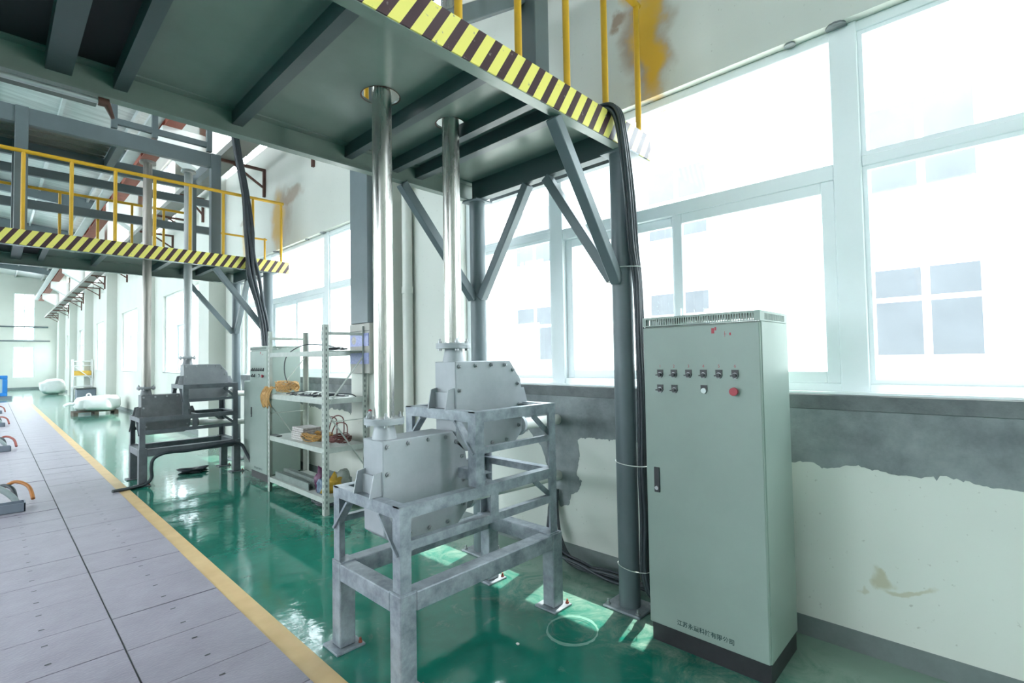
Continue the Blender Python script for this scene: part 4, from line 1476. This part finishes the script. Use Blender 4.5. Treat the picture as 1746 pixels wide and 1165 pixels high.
part('top_shelf', BX(RX0 + 0.006, RX1 - 0.006, RY0 + 0.006, RY0 + 0.45, 1.60, 1.605), 'shelf', rk)
for (yy) in (RY0 + 0.012, RY1 - 0.012):
    for (za, zb) in ((1.05, 1.55), (1.0, 0.42), (0.9, 0.9)):
        part('side_brace', MB().bar((RX0 + 0.03, yy, za), (RX1 - 0.03, yy, zb), 0.006, 0.028, (0, 1, 0)), 'shelf', rk)
    part('side_brace', BX(RX0 + 0.02, RX1 - 0.02, yy - 0.003, yy + 0.003, 1.76, 1.79), 'shelf', rk)


def coil(name, c, rx_, ry_, turns, r_, m, label, cat, sd_, tilt=0.02, group=None):
    rr = random.Random(sd_)
    mb_ = MB()
    pts = []
    for i in range(turns * 10):
        a = 2 * math.pi * i / 10
        f = rr.uniform(0.72, 1.08)
        pts.append((c[0] + rx_ * f * math.cos(a), c[1] + ry_ * f * math.sin(a), c[2] + r_ + rr.uniform(0, tilt) + 0.5 * tilt * i / (turns * 10)))
    mb_.tube(pts, r_, 6, 3)
    return single(name, mb_, m, label, cat, group=group)


Z3, Z2, Z1s = LEV[2], LEV[1], LEV[0]
coil('cable_coil', (2.40, 5.95, Z3 + 0.003), 0.12, 0.15, 16, 0.0048, 'tan', 'tan cable coil heaped on the left end of the rack top shelf', 'cable coil', 3, 0.11)
mb = MB()
rr = random.Random(8)
for k in range(12):
    x_ = 2.25 - 0.003 * k
    y_ = 6.03 + 0.014 * k
    mb.tube([(2.36, y_, Z3 + 0.06), (x_ + 0.02, y_ + rr.uniform(-.02, .02), Z3 + 0.075), (x_ - 0.02, y_ + rr.uniform(-.03, .03), Z3 - 0.02), (x_ - 0.01, y_ + rr.uniform(-.03, .03), Z3 - 0.11 - rr.uniform(0, .05)), (x_ - 0.028, y_ + 0.01, Z3 - 0.02), (x_ + 0.03, y_ + .02, Z3 + 0.09)], 0.0048, 6, 4)
single('hanging_loops', mb, 'tan', 'loops of tan cable hanging over the left front corner of the rack', 'cable coil')
mb = MB()
for k in range(14):
    y_ = 5.60 - 0.055 * k
    z_ = Z3 + 0.006
    mb.tube([(2.32 + rr.uniform(-.04, .04), y_ + 0.1, z_ + rr.uniform(0, .02)), (2.42 + rr.uniform(-.05, .05), y_ + rr.uniform(-.1, .1), z_ + rr.uniform(0, .035)), (2.55 + rr.uniform(-.05, .05), y_ - 0.05, z_ + rr.uniform(0, .03)), (2.62, y_ - rr.uniform(-.1, .12), z_)], 0.006, 6, 4)
single('grey_cable_tangle', mb, 'hose', 'loose grey and black cables strewn along the rack top shelf', 'cables')
mb = MB()
for k in range(8):
    y_ = 5.5 - 0.08 * k
    mb.tube([(2.34 + rr.uniform(-.03, .03), y_, Z3 + 0.02), (2.45, y_ + rr.uniform(-.1, .1), Z3 + 0.045), (2.6, y_ + rr.uniform(-.1, .1), Z3 + 0.02)], 0.006, 6, 4)
single('white_cable_tangle', mb, 'wire', 'thin white cables tangled on the rack top shelf', 'cables')
strand('looped_hose', [(2.42, 5.90, Z3 + 0.05), (2.36, 5.93, Z3 + 0.25), (2.36, 5.85, Z3 + 0.45), (2.45, 5.62, Z3 + 0.56), (2.55, 5.30, Z3 + 0.55), (2.62, 5.02, 1.62)], 0.006, 'hose', 'thin black cable arching from the tan coil up to the rack top rail', 'cable')
coil('wire_bundle', (2.48, 4.93, 1.607), 0.10, 0.14, 4, 0.005, 'hose', 'dark wire bundle lying on the rack topmost rail', 'cable coil', 21, 0.02)
# middle shelf
mb = MB()
for k in range(6):
    mb.box(2.33 + 0.004 * k, 2.53 + 0.004 * k, 5.38 + 0.006 * k, 5.68 + 0.003 * k, Z2 + 0.022 * k + 0.001, Z2 + 0.022 * k + 0.02)
single('paper_stack', mb, 'paper', 'stack of printed booklets on the rack middle shelf', 'papers')
coil('cable_coil', (2.42, 5.25, Z2 + 0.003), 0.11, 0.27, 15, 0.005, 'ochre', 'ochre cable coil in front of the booklets on the rack middle shelf', 'cable coil', 5, 0.07)
coil('cable_coil', (2.50, 4.97, Z2 + 0.003), 0.13, 0.19, 13, 0.005, 'maroon', 'maroon cable coil at the right end of the rack middle shelf', 'cable coil', 6, 0.06)
for k, (yy, hh) in enumerate(((5.1, 0.24), (4.95, 0.26), (4.88, 0.2))):
    strand('cable_loop', [(2.47, yy + 0.15, Z2 + 0.06), (2.50, yy + 0.08, Z2 + hh), (2.54, yy - 0.06, Z2 + hh), (2.52, yy - 0.11, Z2 + 0.05)], 0.006, 'maroon',
           ['left', 'middle', 'right'][k] + ' stiff maroon loop springing up from the rack middle shelf', 'cable')
single('pen_tray', BX(2.27, 2.33, 5.92, 6.12, Z2 + 0.001, Z2 + 0.014), 'slot', 'thin dark bar lying at the left end of the rack middle shelf', 'bar', bevel=0.002)
# lower shelf
for k, (xx, zz, lab) in enumerate(((2.29, 0.0, 'front grey steel channel on the rack bottom shelf'), (2.38, 0.0, 'rear grey steel channel on the rack bottom shelf'))):
    c_ = BX(xx, xx + 0.07, 5.15, 6.02, Z1s + 0.001, Z1s + 0.006).box(xx, xx + 0.006, 5.15, 6.02, Z1s + 0.006, Z1s + 0.07 + 0.02 * k).box(xx + 0.064, xx + 0.07, 5.15, 6.02, Z1s + 0.006, Z1s + 0.07 + 0.02 * k)
    c_.box(xx, xx + 0.025, 5.15, 6.02, Z1s + 0.07 + 0.02 * k, Z1s + 0.075 + 0.02 * k)
    single('steel_channel', c_, 'profile', lab, 'steel channel', group='channels on the bottom shelf')


def blob(name, c, s_, m, label, cat, seed, amp=0.35, flat=True):
    rr_ = random.Random(seed)
    bm = bmesh.new()
    bmesh.ops.create_icosphere(bm, subdivisions=3, radius=1)
    ph = [(rr_.uniform(2, 5), rr_.uniform(0, 6), rr_.choice(((1, 0, 0), (0, 1, 0), (0, 0, 1), (0.7, 0.7, 0), (0, 0.7, 0.7)))) for _ in range(7)]
    for v in bm.verts:
        d = 1 + amp * sum(math.sin(f * v.co.dot(Vector(ax)) * 2 + p) for f, p, ax in ph) / 7
        v.co = Vector((v.co.x * s_[0] * d, v.co.y * s_[1] * d, v.co.z * s_[2] * d))
        if flat and v.co.z < -s_[2] * 0.75:
            v.co.z = -s_[2] * 0.75
    z0 = min(v.co.z for v in bm.verts)
    for v in bm.verts:
        v.co.z -= z0
    me = bpy.data.meshes.new(name)
    bm.to_mesh(me)
    bm.free()
    for p in me.polygons:
        p.use_smooth = True
    me.materials.append(MT[m])
    o = bpy.data.objects.new(name, me)
    o.location = c
    COL.objects.link(o)
    return tag(o, label, cat)


blob('plastic_bag', (2.40, 5.06, Z1s + 0.001), (0.07, 0.045, 0.12), 'purple', 'crumpled purple bag on the rack bottom shelf', 'bag', 1, 1.1)
blob('plastic_bag', (2.42, 4.88, Z1s + 0.001), (0.08, 0.05, 0.10), 'bagyellow', 'crumpled yellow bag on the rack bottom shelf', 'bag', 2, 1.1)
blob('plastic_bag', (2.36, 4.95, Z1s + 0.001), (0.05, 0.08, 0.085), 'bagblue', 'dark blue bag in front of the purple and yellow bags', 'bag', 4, 1.0)
blob('plastic_bag', (2.58, 4.97, Z1s + 0.001), (0.07, 0.09, 0.11), 'clear', 'cloudy plastic bag behind the yellow bag', 'bag', 6)
coil('cable_coil', (2.50, 5.1, 0.002), 0.15, 0.22, 5, 0.012, 'hose', 'black hose coil on the floor under the rack', 'cable coil', 31, 0.03)

# ------------------------------------------------------------------ black cable along the far stand
strand('stand_cable', [(1.00, 7.45, 0.025), (1.15, 7.50, 0.02), (1.33, 7.55, 0.03), (1.395, 7.555, 0.10), (1.39, 7.555, 0.22), (1.42, 7.555, 0.33), (1.55, 7.545, 0.385), (1.75, 7.55, 0.375), (2.0, 7.55, 0.385),
                       (2.25, 7.55, 0.41), (2.40, 7.53, 0.38), (2.46, 7.48, 0.25), (2.52, 7.40, 0.08)], 0.02, 'hose', 'thick black cable strapped along the base beam of the far stand', 'cable')
blob('rag', (1.95, 8.0, 0.001), (0.13, 0.10, 0.04), 'hose', 'small dark rag on the floor behind the far stand', 'rag', 12, 1.3)
# floor litter
blob('paint_chip', (1.933, 1.853, 0.0), (0.008, 0.01, 0.004), 'pebble', 'tiny pale chip on the green floor in front of the near stand', 'debris', 14)

# ------------------------------------------------------------------ hose outlets beside the plates
ORD = ['nearest', 'second nearest', 'third nearest', 'farthest']
for k, yy in enumerate((7.22, 12.5, 17.75, 22.75)):
    bx_ = thing('hose_outlet', ORD[k] + ' low grey hose outlet trough at the left edge of the plates', 'trough', (0.05, yy, 0.009), 'hose outlet troughs')
    part('front_side', BX(-0.35, 0.265, yy, yy + 0.012, 0.012, 0.10), 'greybox', bx_)
    part('rear_side', BX(-0.35, 0.265, yy + 0.16, yy + 0.172, 0.012, 0.10), 'greybox', bx_)
    part('end_side', BX(0.255, 0.267, yy, yy + 0.172, 0.012, 0.10), 'greybox', bx_)
    part('trough_floor', BX(-0.35, 0.265, yy, yy + 0.172, 0.010, 0.016), 'greybox', bx_)
    strand('hose', [(-0.30, yy + 0.35, 0.18), (-0.1, yy + 0.38, 0.27), (0.05, yy + 0.33, 0.24), (0.17, yy + 0.24, 0.14), (0.22, yy + 0.20, 0.03)], 0.03, 'greyhose', 'thick grey-green hose bending into the %s outlet trough' % ORD[k], 'hose', 'grey-green hoses')
    strand('hose', [(0.0, yy + 0.62, 0.14), (0.10, yy + 0.62, 0.20), (0.18, yy + 0.52, 0.17), (0.21, yy + 0.42, 0.03)], 0.02, 'hose', 'short black hose behind the %s outlet trough' % ORD[k], 'hose', 'black hoses')
    strand('hose', [(0.08, yy + 0.80, 0.12), (0.20, yy + 0.78, 0.20), (0.31, yy + 0.66, 0.15), (0.345, yy + 0.52, 0.03)], 0.019, 'orange' if k < 1 else 'redhose',
           ('orange hose arching behind the nearest outlet trough' if k < 1 else 'dull red hose arching behind the %s outlet trough' % ORD[k]), 'hose', 'orange and red hoses')

# ------------------------------------------------------------------ things far down the hall
pal = thing('pallet', 'dark wooden pallet under the big white sack far down the hall', 'pallet', (2.2, 19.9, 0))
for k in range(4):
    part('deck_board', BX(1.70, 2.75, 19.5 + k * 0.22, 19.64 + k * 0.22, 0.09, 0.11), 'wood', pal)
for xx in (1.70, 2.18, 2.65):
    part('bearer', BX(xx, xx + 0.10, 19.5, 20.3, 0, 0.09), 'wood', pal)


def bag(name, c, s_, label, seed):
    rr_ = random.Random(seed)
    bm = bmesh.new()
    bmesh.ops.create_icosphere(bm, subdivisions=4, radius=1)
    se = lambda a: math.copysign(abs(a) ** 0.55, a)
    for v in bm.verts:
        p = v.co.copy()
        w_ = 0.05 * math.sin(5 * p.x + 3 * p.z + seed) + 0.04 * math.sin(9 * p.y + 4 * p.z) + 0.03 * math.sin(13 * p.x - 7 * p.y)
        tap = 0.72 + 0.28 * min(1, (p.x + 1) / 1.1)
        v.co = Vector((se(p.x) * s_[0] * (1 + w_), se(p.y) * s_[1] * (1 + w_), (se(p.z) * (1 + w_) * tap + 1) * s_[2]))
    z0 = min(v.co.z for v in bm.verts)
    for v in bm.verts:
        v.co.z = max(0.0, v.co.z - z0 - 0.03)
    me = bpy.data.meshes.new(name)
    bm.to_mesh(me)
    bm.free()
    for p in me.polygons:
        p.use_smooth = True
    me.materials.append(MT['sack'])
    o = bpy.data.objects.new(name, me)
    o.location = c
    COL.objects.link(o)
    return tag(o, label, 'sack')


sk = bag('bulk_sack', (2.27, 19.9, 0.111), (0.54, 0.5, 0.24), 'big white bulk sack slumped on a pallet far down the hall', 2)
part('lifting_loop', MB().tube([(2.05, 19.8, 0.40), (2.02, 19.78, 0.60), (2.10, 19.76, 0.62), (2.14, 19.8, 0.42)], 0.02, 6, 4), 'sack', sk)
part('tied_neck', MB().tube([(1.72, 19.75, 0.35), (1.60, 19.7, 0.36), (1.50, 19.66, 0.30)], 0.045, 8, 4), 'sack', sk)
bag('bulk_sack', (2.25, 35.6, 0.0), (0.5, 0.5, 0.4), 'white bulk sack leaning by the wall near the far end', 5)
gb = thing('crate', 'blue-grey sheet metal crate by the wall, behind the white sack', 'crate', (2.72, 27.0, 0))
part('crate_body', BX(2.42, 3.02, 26.7, 27.3, 0.0, 0.52), 'greybox', gb, 0.01)
part('crate_rim', BX(2.39, 3.02, 26.67, 27.33, 0.52, 0.57), 'slot', gb)
sc = thing('tube_rack', 'white tubular rack with an amber parcel standing behind the crate', 'rack', (2.66, 27.62, 0))
for (xx, yy) in ((2.36, 27.42), (2.98, 27.42), (2.36, 27.82), (2.98, 27.82)):
    part('rack_post', MB().cyl((xx, yy, 0), (xx, yy, 1.75), 0.028, n=8), 'scaffold', sc)
for zz in (0.62, 1.05, 1.48, 1.66):
    part('rack_rung', MB().cyl((2.36, 27.42, zz), (2.98, 27.42, zz), 0.022, n=8), 'scaffold', sc)
    part('rack_rung', MB().cyl((2.36, 27.82, zz), (2.98, 27.82, zz), 0.022, n=8), 'scaffold', sc)
    part('rack_rung', MB().cyl((2.36, 27.42, zz), (2.36, 27.82, zz), 0.022, n=8), 'scaffold', sc)
part('rack_brace', MB().cyl((2.36, 27.42, 1.48), (2.98, 27.42, 0.9), 0.018, n=8), 'scaffold', sc)
part('rack_shelf', BX(2.36, 2.98, 27.42, 27.82, 1.05, 1.07), 'scaffold', sc)
single('parcel', BX(2.36, 2.95, 27.48, 27.76, 1.075, 1.27), 'amber', 'amber parcel lying on the white tubular rack', 'parcel', bevel=0.02)
bm_ = thing('blue_machine', 'bright blue framed machine panel at the left, far down the hall', 'machine', (0.1, 33.2, 0))
part('panel_frame', BX(-1.2, 0.55, 33.0, 33.35, 0.12, 0.28).box(-1.2, 0.55, 33.0, 33.35, 0.92, 1.08).box(0.38, 0.55, 33.0, 33.35, 0.28, 0.92), 'blue', bm_, 0.02)
part('panel', BX(-1.2, 0.40, 33.06, 33.3, 0.26, 0.94), 'screen', bm_)
part('motor', MB().cyl((0.15, 33.2, 1.08), (0.15, 33.2, 1.35), 0.14, n=12), 'greybox', bm_)
part('skid', BX(-1.2, 0.7, 32.9, 33.5, 0, 0.12), 'greybox', bm_)
